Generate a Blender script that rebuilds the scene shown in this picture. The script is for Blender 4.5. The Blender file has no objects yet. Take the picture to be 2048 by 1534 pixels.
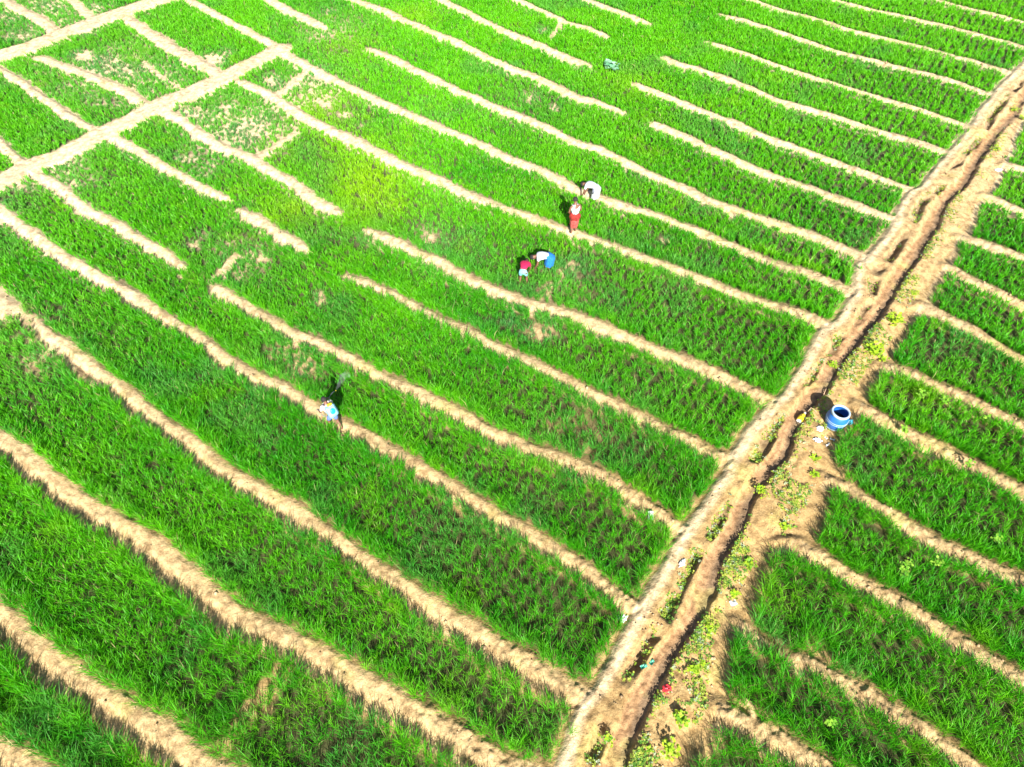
import bpy, bmesh, math, random
import numpy as np
from mathutils import Vector, Matrix

random.seed(7)
rng = np.random.default_rng(7)
scene = bpy.context.scene
col = scene.collection
R = math.radians

# ------------------------------------------------------------------ camera, sky, sun, exposure
CAM_H, PITCH, F = 16.2, R(51), 1366.0        # F: focal length in pixels of the 2048 px wide photograph
cam_data = bpy.data.cameras.new('camera')
cam = bpy.data.objects.new('camera', cam_data)
col.objects.link(cam)
cam.location = (0, 0, CAM_H)
cam.rotation_euler = (math.pi / 2 - PITCH, 0, 0)
cam_data.sensor_width = 36
cam_data.lens = 36 * F / 2048
cam_data.clip_end = 3000
scene.camera = cam

SUN_EL, SHADOW_AZ = R(34), R(-8)            # shadows fall towards this azimuth (from +Y, clockwise)
world = bpy.data.worlds.new('World')
scene.world = world
world.use_nodes = True
wn = world.node_tree
bg = wn.nodes['Background']
sky = wn.nodes.new('ShaderNodeTexSky')
sky.sky_type = 'NISHITA'
sky.sun_disc = False
sky.sun_elevation = SUN_EL
sky.sun_rotation = SHADOW_AZ + math.pi
sky.dust_density = 1.5
wn.links.new(sky.outputs[0], bg.inputs[0])
bg.inputs[1].default_value = 0.06
sd = bpy.data.lights.new('sun', 'SUN')
sd.energy = 5.0
sd.angle = R(0.53)
sd.color = (1.0, 0.965, 0.90)
so = bpy.data.objects.new('sun', sd)
col.objects.link(so)
ld = Vector((math.sin(SHADOW_AZ) * math.cos(SUN_EL), math.cos(SHADOW_AZ) * math.cos(SUN_EL), -math.sin(SUN_EL)))
so.rotation_euler = ld.to_track_quat('-Z', 'Y').to_euler()
so.location = (0, -20, 40)
scene.view_settings.view_transform = 'Standard'
scene.view_settings.look = 'None'
scene.view_settings.gamma = 1
scene.view_settings.exposure = 1.52
scene.view_settings.use_curve_mapping = False

# ------------------------------------------------------------------ helpers
sp, cp = math.sin(PITCH), math.cos(PITCH)


def at(x, y, z=0.0):
    """where the line of sight through a pixel of the photograph meets height z"""
    u = (x - 1024) / F
    v = (y - 767) / F
    dy, dz = cp - v * sp, -sp - v * cp
    t = (z - CAM_H) / dz
    return (u * t, dy * t)


def topix(X, Y, Z):
    c = Z - CAM_H
    w = Y * cp - c * sp
    return 1024 + F * X / w, 767 + F * (-Y * sp - c * cp) / w


def hash2(ix, iy, seed):
    n = (ix.astype(np.int64) * 374761393 + iy.astype(np.int64) * 668265263 + seed * 1274126177) & 0xffffffff
    n = ((n ^ (n >> 13)) * 1274126177) & 0xffffffff
    return ((n ^ (n >> 16)) & 0xffff) / 65535.0


def vnoise(x, y, seed=0):
    ix, iy = np.floor(x), np.floor(y)
    fx, fy = x - ix, y - iy
    fx, fy = fx * fx * (3 - 2 * fx), fy * fy * (3 - 2 * fy)
    a, b = hash2(ix, iy, seed), hash2(ix + 1, iy, seed)
    c, d = hash2(ix, iy + 1, seed), hash2(ix + 1, iy + 1, seed)
    return (a + (b - a) * fx) * (1 - fy) + (c + (d - c) * fx) * fy


def fbm(x, y, scale, octaves=4, seed=0):
    s, amp, tot = 0, 1.0, 0
    for o in range(octaves):
        s = s + amp * vnoise(x * scale * 2 ** o + 17.3 * o, y * scale * 2 ** o + 5.1 * o, seed + o)
        tot += amp
        amp *= 0.5
    return s / tot * 2 - 1          # about -1..1


def sstep(a, b, x):
    t = np.clip((x - a) / (b - a), 0, 1)
    return t * t * (3 - 2 * t)


def poly_world(px, z=0.1, ext=14.0):
    P = [at(x, y, z) for x, y in px]
    def ex(a, b):
        d = math.hypot(a[0] - b[0], a[1] - b[1])
        return (a[0] + (a[0] - b[0]) / d * ext, a[1] + (a[1] - b[1]) / d * ext)
    def off(q):
        return q[0] <= 6 or q[0] >= 2040 or q[1] <= 4 or q[1] >= 1526
    if off(px[0]):
        P.insert(0, ex(P[0], P[1]))
    if off(px[-1]):
        P.append(ex(P[-1], P[-2]))
    return np.array(P)


def sdist(P, X, Y, reach=2.0):
    """signed distance to a polyline (positive on its left), param 0..1; 99 beyond reach"""
    best = np.full(X.shape, 99.0)
    sign = np.ones(X.shape)
    end = np.zeros(X.shape)
    n = len(P) - 1
    for i in range(n):
        ax, ay = P[i]
        bx, by = P[i + 1]
        m = (X > min(ax, bx) - reach) & (X < max(ax, bx) + reach) & (Y > min(ay, by) - reach) & (Y < max(ay, by) + reach)
        idx = np.nonzero(m)[0]
        if not len(idx):
            continue
        x, y = X[idx] - ax, Y[idx] - ay
        dx, dy = bx - ax, by - ay
        L2 = dx * dx + dy * dy
        t = np.clip((x * dx + y * dy) / L2, 0, 1)
        d = np.hypot(x - t * dx, y - t * dy)
        k = d < best[idx]
        j = idx[k]
        best[j] = d[k]
        sign[j] = np.where((dx * y - dy * x)[k] >= 0, 1, -1)
    return best, sign


# ------------------------------------------------------------------ traced layout (pixels of the photograph)
# ridges of earth between the beds: (points left to right, width factor, height)
RIDGES = [
 ([(0,1489),(38,1520),(75,1545)], 1.3, .15),
 ([(0,1216),(68,1284),(130,1332),(205,1383),(284,1434),(342,1472),(403,1516),(440,1540)], 1.4, .17),
 ([(0,869),(51,903),(96,948),(137,978),(188,1015),(267,1058),(325,1106),(369,1140),(430,1188),(485,1222),(533,1250),(598,1287),(649,1321),(690,1342),(731,1362),(782,1388),(823,1417),(871,1445),(919,1468),(970,1499),(1028,1530)], 1.35, .17),
 ([(79,647),(102,675),(144,702),(191,736),(232,766),(273,801),(318,838),(369,872),(417,910),(468,951),(523,978),(581,1015),(632,1051),(685,1087),(721,1113),(765,1140),(810,1171),(871,1212),(919,1236),(964,1267),(1008,1298),(1056,1318),(1107,1349),(1158,1380),(1193,1400),(1237,1431)], 1.1, .16),
 ([(0,420),(41,448),(103,490),(130,510),(164,531),(205,555),(246,579),(294,613),(342,640),(390,671),(434,702),(478,732),(520,753),(564,773),(605,801),(649,828),(705,858),(765,890),(810,917),(861,948),(912,978),(970,1012),(1022,1045),(1063,1072),(1117,1099),(1158,1123),(1203,1161),(1244,1195),(1288,1226),(1312,1246)], 1.0, .16),
 ([(58,342),(99,359),(137,386),(178,417),(226,441),(273,472),(321,500),(369,538)], .9, .14),
 ([(430,572),(448,586),(496,613),(547,640),(598,667),(649,691),(705,717),(765,749),(817,777),(871,801),(919,825),(970,855),(1022,876),(1073,896),(1124,917),(1176,941),(1227,968),(1278,1000),(1320,1030),(1360,1058),(1400,1085)], 1.0, .15),
 ([(205,262),(239,280),(280,304),(321,328),(362,349),(403,373),(455,396)], 1.0, .13),
 ([(485,420),(530,444),(574,475),(615,499)], 1.05, .13),
 ([(700,551),(741,568),(789,592),(837,616),(885,640),(940,664),(988,691),(1039,712),(1090,736),(1141,760),(1186,784),(1237,811),(1288,838),(1329,862),(1378,881),(1433,907),(1471,924),(1512,941)], .95, .15),
 ([(308,215),(355,232),(400,267),(444,294),(496,311),(533,335),(581,362),(632,393),(677,424)], 1.1, .13),
 ([(742,461),(800,487),(840,507),(871,520),(912,544),(970,568),(1022,592),(1073,609),(1124,623),(1176,640),(1227,661),(1278,681),(1329,702),(1380,720),(1433,746),(1478,770),(1519,790),(1560,814)], 1.15, .15),
 ([(478,161),(533,185),(574,212),(615,236),(656,256),(705,278),(759,304),(806,332),(865,355),(919,379),(974,403),(1022,420),(1073,437),(1124,455),(1176,475),(1227,492),(1278,516),(1348,536),(1399,555),(1451,579),(1502,596),(1553,613),(1604,630),(1649,647),(1675,655)], 1.05, .14),
 ([(386,3),(437,31),(489,55),(547,89),(588,116),(643,144),(705,176),(762,205),(817,226),(871,249),(926,273),(974,294),(1022,318),(1076,338),(1124,359),(1158,379),(1206,393),(1254,410),(1305,429),(1351,447),(1399,461),(1451,485),(1500,505),(1553,527),(1608,541),(1656,562),(1700,582),(1724,589)], 1.05, .13),
 ([(547,0),(581,21),(625,41),(650,54)], 1.15, .12),
 ([(741,96),(783,113),(824,133),(871,157),(919,181),(970,202),(1022,222),(1063,239),(1107,260),(1152,284),(1199,297),(1261,328),(1312,352),(1364,373),(1416,396),(1468,417),(1526,437),(1587,458),(1645,478),(1700,502),(1752,521)], 1.0, .13),
 ([(714,0),(765,17),(817,41),(871,65),(919,85),(970,109),(1022,133),(1073,154),(1124,178),(1158,195),(1199,205),(1244,222)], 1.1, .12),
 ([(1309,246),(1350,265),(1416,294),(1468,318),(1536,345),(1594,366),(1656,390),(1707,407),(1765,427),(1799,441)], 1.1, .13),
 ([(885,0),(929,21),(977,44),(1022,65),(1066,82),(1117,106),(1158,123),(1179,131)], 1.15, .12),
 ([(1275,167),(1329,188),(1374,206),(1399,219),(1451,239),(1502,260),(1560,284),(1621,304),(1683,328),(1741,349),(1809,373),(1837,383)], .95, .13),
 ([(1039,0),(1090,21),(1135,44),(1176,55),(1213,70)], 1.05, .12),
 ([(1329,113),(1360,127),(1399,137),(1451,154),(1502,174),(1553,198),(1621,215),(1673,232),(1724,249),(1792,270),(1844,284),(1895,304)], 1.0, .13),
 ([(1176,0),(1220,17),(1261,31),(1299,46)], 1.0, .12),
 ([(1416,82),(1468,99),(1536,123),(1587,140),(1639,157),(1690,171),(1751,191),(1820,212),(1878,232),(1939,253)], .9, .13),
 ([(1440,27),(1485,38),(1536,55),(1587,72),(1639,89),(1690,106),(1758,123),(1826,140),(1895,157),(1963,181),(1997,191)], 1.0, .13),
 ([(1512,0),(1570,21),(1639,38),(1690,55),(1758,72),(1826,89),(1895,106),(1963,126),(2031,147)], .95, .12),
 ([(1673,0),(1741,17),(1809,31),(1878,48),(1946,65),(2046,92)], .95, .12),
 ([(1878,0),(1929,14),(1980,24),(2046,42)], .85, .12),
 # beyond the ditch
 ([(1963,322),(2004,326),(2045,336)], 1.1, .14),
 ([(1929,379),(1980,393),(2014,410),(2045,424)], 1.0, .15),
 ([(1895,465),(1946,478),(1997,496),(2045,513)], 1.0, .15),
 ([(1847,517),(1895,534),(1946,562),(1997,582),(2045,606)], 1.0, .16),
 ([(1796,599),(1844,613),(1895,637),(1946,657),(1997,688),(2045,719)], 1.15, .17),
 ([(1724,719),(1775,736),(1826,749),(1878,773),(1929,794),(1980,818),(2045,852)], 1.0, .16),
 ([(1690,803),(1724,818),(1775,842),(1826,869),(1878,896),(1929,924),(1980,948),(2045,982)], 1.15, .18),
 ([(1600,941),(1639,948),(1690,968),(1745,1005),(1809,1046),(1861,1079),(1929,1106),(1980,1130),(2045,1158)], 1.0, .17),
 ([(1519,1069),(1587,1086),(1639,1113),(1690,1147),(1741,1175),(1792,1205),(1844,1236),(1895,1267),(1946,1294),(1997,1328),(2045,1359)], 1.05, .18),
 ([(1600,1322),(1639,1339),(1690,1369),(1741,1397),(1792,1428),(1844,1458),(1895,1489),(1946,1528)], 1.0, .17),
 ([(1382,1400),(1433,1417),(1485,1441),(1536,1465),(1587,1499),(1639,1529)], 1.0, .17),
 ([(1455,1235),(1502,1255),(1536,1288)], .6, .10),
]
# short low cross banks and earth between the small beds (symmetric)
CROSS = [
 ([(0,290),(27,318),(51,335)], .26, .12),
 ([(0,140),(41,166),(85,197),(137,231),(178,258)], .24, .12),
 ([(82,116),(137,137),(191,157),(239,178),(284,205)], .32, .11),
 ([(253,38),(301,68),(342,96),(393,126),(434,147)], .40, .11),
 ([(290,126),(325,157),(355,178)], .14, .05),
 ([(3,0),(34,16),(68,34),(109,62)], .34, .10),
 ([(137,0),(164,20),(186,40)], .30, .06),
 ([(554,195),(595,161),(615,144)], .26, .06),
 ([(500,322),(545,300),(583,270)], .20, .06),
 ([(0,610),(15,622)], .45, .10),
 ([(147,736),(170,760),(200,775)], .13, .08),
 ([(441,1499),(490,1440),(533,1383),(560,1345)], .07, .0),
 ([(1080,590),(1148,531)], .06, .0),
 ([(1098,80),(1124,48)], .10, .04),
 ([(425,560),(470,515)], .14, .0),
 ([(1640,915),(1668,938),(1705,955)], .10, .06),
 ([(1640,1300),(1660,1330)], .12, .04),
 ([(1478,1392),(1500,1410),(1505,1440)], .10, .10),
]
PATHS = [
 ([(0,113),(68,92),(126,68),(191,44),(256,21),(320,1)], .75),
 ([(0,366),(51,337),(120,314),(191,273),(256,243),(308,215),(369,191),(444,157),(496,130),(560,99)], .60),
]
# the trampled strip with the irrigation ditch, between the ends of the beds
BAND_L = [(1080,1640),(1110,1560),(1155,1440),(1196,1380),(1261,1253),(1290,1205),(1358,1093),(1386,1048),(1454,944),(1468,907),(1532,821),(1567,790),(1642,667),(1676,643),(1710,585),(1717,531),(1744,509),(1785,451),(1823,383),(1844,376),(1895,311),(1939,256),(1984,191),(2031,147),(2050,128),(2110,60),(2210,-60)]
BAND_R = [(1330,1640),(1360,1560),(1382,1513),(1433,1445),(1440,1390),(1450,1290),(1498,1226),(1509,1168),(1532,1106),(1600,1078),(1632,1065),(1640,1015),(1640,960),(1656,915),(1668,872),(1700,838),(1722,800),(1738,762),(1785,700),(1818,633),(1850,599),(1868,551),(1900,515),(1905,490),(1936,454),(1956,410),(1984,383),(1997,342),(2018,307),(2031,270),(2090,175),(2230,0)]
CHANNEL = [(2230,-30),(2110,110),(2045,210),(2031,236),(1997,270),(1973,304),(1943,342),(1922,379),(1895,407),(1874,444),(1840,502),(1826,531),(1792,575),(1772,606),(1751,644),(1727,671),(1707,705),(1679,739),(1656,780),(1636,806),(1618,828),(1597,862),(1584,893),(1570,924),(1546,948),(1519,985),(1498,1020),(1485,1069),(1461,1103),(1440,1137),(1430,1175),(1406,1216),(1379,1260),(1355,1301),(1336,1332),(1312,1390),(1285,1448),(1261,1503),(1251,1534),(1215,1640)]
# hidden continuations that only separate one bed from the next
SEAMS = [[(369,538),(430,572)],[(455,396),(485,420)],[(615,499),(700,551)],[(677,424),(742,461)],[(650,54),(741,96)],[(1244,222),(1309,246)],
 [(1179,131),(1275,167)],[(1213,70),(1329,113)],[(1299,46),(1416,82)],[(1350,0),(1440,27)],[(1990,190),(2030,205)],[(2031,147),(2046,150)],[(15,600),(79,647)],[(1536,1288),(1600,1322)],
 [(1830,-60),(1878,0)],[(1720,925),(1735,985)]]
# thin or bare patches in the crop: x, y, rx, ry, amount
BARE = [(165,112,24,13,.95),(225,122,32,10,.5),(425,120,26,14,.95),(452,105,20,10,.5),(385,228,38,16,.6),(450,218,40,14,.5),(505,262,40,26,.6),(480,290,40,14,.5),
 (545,160,28,18,.6),(610,180,36,22,.5),(650,205,30,16,.7),(640,165,30,14,.5),(375,318,26,9,.8),(130,325,30,18,.5),(152,368,30,14,.5),(45,378,40,12,.5),
 (860,478,16,18,.6),(640,598,16,22,.55),(590,735,46,30,.4),(545,700,26,20,.4),(470,520,40,22,.4),(450,545,18,26,.4),(90,715,40,22,.45),(60,640,24,14,.7),(215,205,40,14,.35),
 (1095,585,60,30,.35),(1150,540,40,30,.3),(1080,665,46,26,.55),(1020,650,30,18,.3),(1180,850,60,40,.25),(1190,930,40,20,.3),(100,12,40,16,.6),(40,70,50,18,.55),(170,60,30,14,.6),(190,15,24,12,.6),(20,40,30,12,.4),
 (660,20,26,12,.4),(655,70,18,10,.5),(1060,195,30,22,.45),(1110,215,16,10,.6),(500,1430,26,20,.3),(540,1420,16,12,.5),(1085,60,14,8,.5),(1690,940,16,8,.9),(960,1420,10,22,.5),(740,490,30,16,.3),(690,230,20,10,.6),(720,250,20,8,.4),
 (410,470,26,14,.4),(390,490,22,14,.5),(620,735,16,18,.5),(1700,1350,26,18,.4),(1210,670,16,10,.35),(1340,690,18,10,.3),(1560,1290,18,14,.35),(1330,480,14,10,.5)]
WASH = [(230,150,170,70,1),(470,250,150,70,1),(620,180,90,60,1),(100,30,160,50,1),(480,520,90,60,.8),(600,720,90,60,.9),(90,700,110,80,.7),(660,60,90,60,.7),(1120,580,130,80,.5),(1150,860,120,80,.6),
 (860,470,60,40,.6),(140,350,90,50,.8),(400,330,60,40,.7),(1060,210,80,50,.6),(700,230,70,40,.7),(40,400,80,40,.7),(1380,730,80,50,.4),(520,1440,120,70,.25),(950,1380,80,80,.25)]
YELLOW_GLARE = [(740,370,75,75,.95),(650,220,70,50,.6),(690,290,60,50,.5),(590,420,70,40,.55),(1260,170,60,30,.35),(560,300,40,40,.3),(830,30,50,20,.45),(1060,450,40,20,.3),(1300,240,40,20,.3),(1850,790,70,30,.4),(250,90,60,30,.1),(700,90,60,30,.3)]  # yellower crop; the upper-left patches paint lens glare into the blades

ridge_w = [poly_world(p) for p, _, _ in RIDGES]
cross_w = [poly_world(p, .05) for p, _, _ in CROSS]
path_w = [poly_world(p, .08) for p, _ in PATHS]
bandL, bandR = np.array([at(*q, .05) for q in BAND_L]), np.array([at(*q, .02) for q in BAND_R])
chan_w = np.array([at(*q, -.05) for q in CHANNEL])


def in_poly(P, X, Y):
    ins = np.zeros(X.shape, bool)
    n = len(P)
    for i in range(n):
        x1, y1 = P[i]
        x2, y2 = P[(i + 1) % n]
        if y1 == y2:
            continue
        c = ((Y > min(y1, y2)) & (Y <= max(y1, y2)))
        ins ^= c & (X < (x2 - x1) * (Y - y1) / (y2 - y1) + x1)
    return ins


band_poly = np.vstack([bandL, bandR[::-1]])


def layout(X, Y):
    """everything the ground and the crop need to know at the points X, Y"""
    wx = X + .07 * fbm(X, Y, 1.6, 3, 11) + .10 * fbm(X, Y, .5, 2, 31)
    wy = Y + .07 * fbm(X, Y, 1.6, 3, 21) + .10 * fbm(X, Y, .5, 2, 41)
    n = len(X)
    H = np.zeros(n)
    room = np.full(n, 9.0)          # metres from the crop's edge (positive = crop can grow)
    owner = np.full(n, -1)
    own_d = np.full(n, 9.0)
    wn_ = 1 + .30 * fbm(X, Y, 1.3, 4, 51)
    for i, P in enumerate(ridge_w):
        wf, h = RIDGES[i][1], RIDGES[i][2]
        d, s = sdist(P, wx, wy)
        m = d < 1.5
        dm, sm, w = d[m], s[m], wf * wn_[m] * ends_taper(P, wx[m], wy[m], RIDGES[i][0] if i < 28 else [(0, 0)] * 2)
        up, lo = .145 * w, .36 * w
        edge = np.where(sm > 0, up, lo)
        prof = np.where(sm > 0, 1 - sstep(up * .3, up * 2.6, dm), 1 - sstep(lo * .20, lo * .70, dm))
        H[m] = np.maximum(H[m], h * .75 * prof)
        room[m] = np.minimum(room[m], dm - edge)
        q = dm - edge * 1.02
        k = q < np.minimum(own_d[m], 0)
        idx = np.nonzero(m)[0][k]
        own_d[idx] = q[k]
        owner[idx] = i
    for i, P in enumerate(cross_w):
        hw, h = CROSS[i][1], CROSS[i][2]
        d, s = sdist(P, wx, wy)
        m = d < 1.5
        dm, w = d[m], hw * wn_[m]
        H[m] = np.maximum(H[m], h * (1 - sstep(w * .4, w * 1.25, dm)))
        room[m] = np.minimum(room[m], dm - w)
        if h > .09:
            q = dm - w
            k = q < np.minimum(own_d[m], 0)
            idx = np.nonzero(m)[0][k]
            own_d[idx] = q[k]
            owner[idx] = 100 + i
    for i, P in enumerate(path_w):
        hw = PATHS[i][1]
        d, s = sdist(P, wx, wy)
        m = d < 1.9
        dm, w = d[m], hw * (1 + .3 * (wn_[m] - 1))
        H[m] = np.maximum(H[m], .12 * (1 - sstep(w * .8, w * 1.15, dm)))
        room[m] = np.minimum(room[m], dm - w)
        k = dm - w < 0
        owner[np.nonzero(m)[0][k]] = 200 + i
    ins = in_poly(band_poly, wx, wy)
    dl, _ = sdist(bandL, wx, wy)
    dr, _ = sdist(bandR, wx, wy)
    de = np.minimum(dl, dr)
    room = np.minimum(room, np.where(ins, -de, np.minimum(dl - .19, dr - .18)))
    hb = np.where(ins, np.minimum(.13, .13 * sstep(0.02, .75, dr)), .13 * (1 - sstep(.0, .24, dl)))
    hb = hb + .06 * fbm(X, Y, 1.0, 4, 61) * ins * sstep(0, .3, de)
    H = np.where(ins, np.maximum(hb, H * (1 - sstep(.1, .5, de))), np.maximum(H, hb))
    dc, sc = sdist(chan_w, X + .13 * fbm(X, Y, .5, 2, 71) + .05 * fbm(X, Y, 3.1, 3, 72), Y + .13 * fbm(X, Y, .5, 2, 81) + .05 * fbm(X, Y, 3.1, 3, 82))
    sdc = dc * sc                     # positive on the right-hand bank
    wc = .34 + .08 * fbm(X, Y, .5, 2, 91)
    cut = sstep(-wc - .14, -wc, sdc) * (1 - sstep(-.02, .10, sdc))
    near_wall = sstep(-.26, -.08, sdc) * (1 - sstep(-.02, .10, sdc))
    H = np.where(ins | (np.abs(sdc) < .5), H - cut * .15 * (.8 + .5 * fbm(X, Y, .9, 2, 97)) - near_wall * .10 * (.8 + .7 * fbm(X, Y, 1.3, 2, 98)), H)
    floor = (cut > .35)
    # the ridges run on across the left bank; between them the bank is hollowed out
    cross = np.zeros(n)
    for P in ridge_w[:28]:
        a, b = P[-2], P[-1]
        if b[0] > 36 or b[1] > 43:
            continue
        u = (b - a) / np.hypot(*(b - a))
        d, s = sdist(np.array([b - u * .2, b + u * 1.15]), wx, wy)
        cross = np.maximum(cross, 1 - sstep(.12, .34, d))
    H = np.where(ins, np.maximum(H, .15 * cross * (1 - cut)), H)
    rill = (1 - sstep(.07, .21, np.abs(dl - .52 + .12 * fbm(X, Y, .9, 3, 99)))) * (1 - cross) * sstep(-.15, .15, fbm(X, Y, .8, 3, 95) + .12) * ins
    rill = rill * (1 - sstep(-.50, -.36, sdc))
    H -= .19 * rill
    owner = np.where(ins & (de > .02), 300, owner)
    owner = np.where(floor & ins, 301, owner)
    return dict(H=H, room=room, owner=owner, ins=ins, cut=cut, rill=rill, sdc=sdc, wall=near_wall, dl=dl, dr=dr)


def ends_taper(P, X, Y, px):
    t = np.ones(X.shape)
    for q, e in ((px[0], P[0]), (px[-1], P[-1])):
        if 8 < q[0] < 2038 and 6 < q[1] < 1524 and np.hypot(bandL[:, 0] - e[0], bandL[:, 1] - e[1]).min() > 1.6 and sdist(bandL, np.array([e[0]]), np.array([e[1]]))[0][0] > 1.0:
            t = np.minimum(t, .62 + .38 * sstep(.0, .8, np.hypot(X - e[0], Y - e[1])))
    return t


def ellipses(L, PX, PY):
    s = np.zeros(PX.shape)
    for x, y, rx, ry, a in L:
        q = ((PX - x) / rx) ** 2 + ((PY - y) / ry) ** 2
        s = np.maximum(s, a * np.exp(-q * .9))
    return s


# ------------------------------------------------------------------ materials
def nt(name):
    m = bpy.data.materials.new(name)
    m.use_nodes = True
    return m, m.node_tree.nodes, m.node_tree.links, m.node_tree.nodes['Principled BSDF']


def simple(name, rgb, rough=.7, noise=.12, scale=8, bump=0.0, metallic=0):
    m, N, L, b = nt(name)
    t = N.new('ShaderNodeTexNoise'); t.inputs['Scale'].default_value = scale; t.inputs['Detail'].default_value = 5
    tc = N.new('ShaderNodeTexCoord'); L.new(tc.outputs['Object'], t.inputs['Vector'])
    r = N.new('ShaderNodeValToRGB')
    r.color_ramp.elements[0].position = .3; r.color_ramp.elements[1].position = .7
    r.color_ramp.elements[0].color = (*[c * (1 - noise) for c in rgb], 1)
    r.color_ramp.elements[1].color = (*[min(1, c * (1 + noise)) for c in rgb], 1)
    L.new(t.outputs['Fac'], r.inputs['Fac']); L.new(r.outputs['Color'], b.inputs['Base Color'])
    b.inputs['Roughness'].default_value = rough
    b.inputs['Metallic'].default_value = metallic
    if bump:
        bp = N.new('ShaderNodeBump'); bp.inputs['Strength'].default_value = bump; bp.inputs['Distance'].default_value = .02
        L.new(t.outputs['Fac'], bp.inputs['Height']); L.new(bp.outputs['Normal'], b.inputs['Normal'])
    return m


def soil_material():
    m, N, L, b = nt('soil')
    a = N.new('ShaderNodeAttribute'); a.attribute_name = 'tint'
    geo = N.new('ShaderNodeNewGeometry')
    t1 = N.new('ShaderNodeTexNoise'); t1.inputs['Scale'].default_value = 5; t1.inputs['Detail'].default_value = 8; t1.inputs['Roughness'].default_value = .65
    t2 = N.new('ShaderNodeTexNoise'); t2.inputs['Scale'].default_value = 38; t2.inputs['Detail'].default_value = 4
    v = N.new('ShaderNodeTexVoronoi'); v.inputs['Scale'].default_value = 16
    for t in (t1, t2, v): L.new(geo.outputs['Position'], t.inputs['Vector'])
    r = N.new('ShaderNodeValToRGB')
    r.color_ramp.elements[0].position = .36; r.color_ramp.elements[1].position = .58
    r.color_ramp.elements[0].color = (.58, .54, .50, 1); r.color_ramp.elements[1].color = (1.12, 1.12, 1.12, 1)
    L.new(t1.outputs['Fac'], r.inputs['Fac'])
    r2 = N.new('ShaderNodeValToRGB')
    r2.color_ramp.elements[0].position = .35; r2.color_ramp.elements[1].position = .6
    r2.color_ramp.elements[0].color = (.78, .76, .74, 1); r2.color_ramp.elements[1].color = (1.05, 1.05, 1.05, 1)
    L.new(t2.outputs['Fac'], r2.inputs['Fac'])
    m1 = N.new('ShaderNodeMix'); m1.data_type = 'RGBA'; m1.blend_type = 'MULTIPLY'; m1.inputs[0].default_value = 1
    m2 = N.new('ShaderNodeMix'); m2.data_type = 'RGBA'; m2.blend_type = 'MULTIPLY'; m2.inputs[0].default_value = 1
    L.new(a.outputs['Color'], m1.inputs[6]); L.new(r.outputs['Color'], m1.inputs[7])
    L.new(m1.outputs[2], m2.inputs[6]); L.new(r2.outputs['Color'], m2.inputs[7])
    L.new(m2.outputs[2], b.inputs['Base Color'])
    b.inputs['Roughness'].default_value = .95
    b.inputs['Specular IOR Level'].default_value = .15
    add = N.new('ShaderNodeMath'); add.operation = 'MULTIPLY_ADD'; add.inputs[1].default_value = .6
    L.new(t2.outputs['Fac'], add.inputs[0]); L.new(t1.outputs['Fac'], add.inputs[2])
    add2 = N.new('ShaderNodeMath'); add2.operation = 'MULTIPLY_ADD'; add2.inputs[1].default_value = -.5
    L.new(v.outputs['Distance'], add2.inputs[0]); L.new(add.outputs[0], add2.inputs[2])
    bp = N.new('ShaderNodeBump'); bp.inputs['Strength'].default_value = .45; bp.inputs['Distance'].default_value = .04
    L.new(add2.outputs[0], bp.inputs['Height']); L.new(bp.outputs['Normal'], b.inputs['Normal'])
    return m


def leaf_material(name='leaf', trans=.35):
    m, N, L, b = nt(name)
    a = N.new('ShaderNodeAttribute'); a.attribute_name = 'tint'
    L.new(a.outputs['Color'], b.inputs['Base Color'])
    b.inputs['Roughness'].default_value = .5
    b.inputs['Specular IOR Level'].default_value = .25
    tr = N.new('ShaderNodeBsdfTranslucent')
    mx = N.new('ShaderNodeMixShader'); mx.inputs[0].default_value = trans
    L.new(a.outputs['Color'], tr.inputs['Color'])
    L.new(b.outputs[0], mx.inputs[1]); L.new(tr.outputs[0], mx.inputs[2])
    L.new(mx.outputs[0], N['Material Output'].inputs['Surface'])
    return m


SOIL = soil_material()
LEAF = leaf_material()


# ------------------------------------------------------------------ tagging
def tag(o, label=None, cat=None, group=None, kind=None):
    if label: o['label'] = label
    if cat: o['category'] = cat
    if group: o['group'] = group
    if kind: o['kind'] = kind
    return o


def empty(name, loc, rz=0, **k):
    o = bpy.data.objects.new(name, None)
    o.empty_display_size = .2
    col.objects.link(o)
    o.location = loc
    o.rotation_euler = (0, 0, rz)
    return tag(o, **k)


def mesh_np(name, co, faces_flat, sizes, mat, tint=None, parent=None, smooth=False, nrm=None):
    me = bpy.data.meshes.new(name)
    me.vertices.add(len(co))
    me.vertices.foreach_set('co', co.astype(np.float32).ravel())
    me.loops.add(len(faces_flat))
    me.loops.foreach_set('vertex_index', faces_flat.astype(np.int32))
    me.polygons.add(len(sizes))
    st = np.concatenate([[0], np.cumsum(sizes)[:-1]]).astype(np.int32)
    me.polygons.foreach_set('loop_start', st)
    me.update(calc_edges=True)
    if tint is not None:
        at_ = me.attributes.new('tint', 'FLOAT_COLOR', 'POINT')
        at_.data.foreach_set('color', np.hstack([tint, np.ones((len(tint), 1))]).astype(np.float32).ravel())
    me.materials.append(mat)
    if smooth:
        me.polygons.foreach_set('use_smooth', np.ones(len(sizes), bool))
    if nrm is not None:
        me.normals_split_custom_set_from_vertices(nrm.tolist())
    o = bpy.data.objects.new(name, me)
    col.objects.link(o)
    o.parent = parent
    return o


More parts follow.
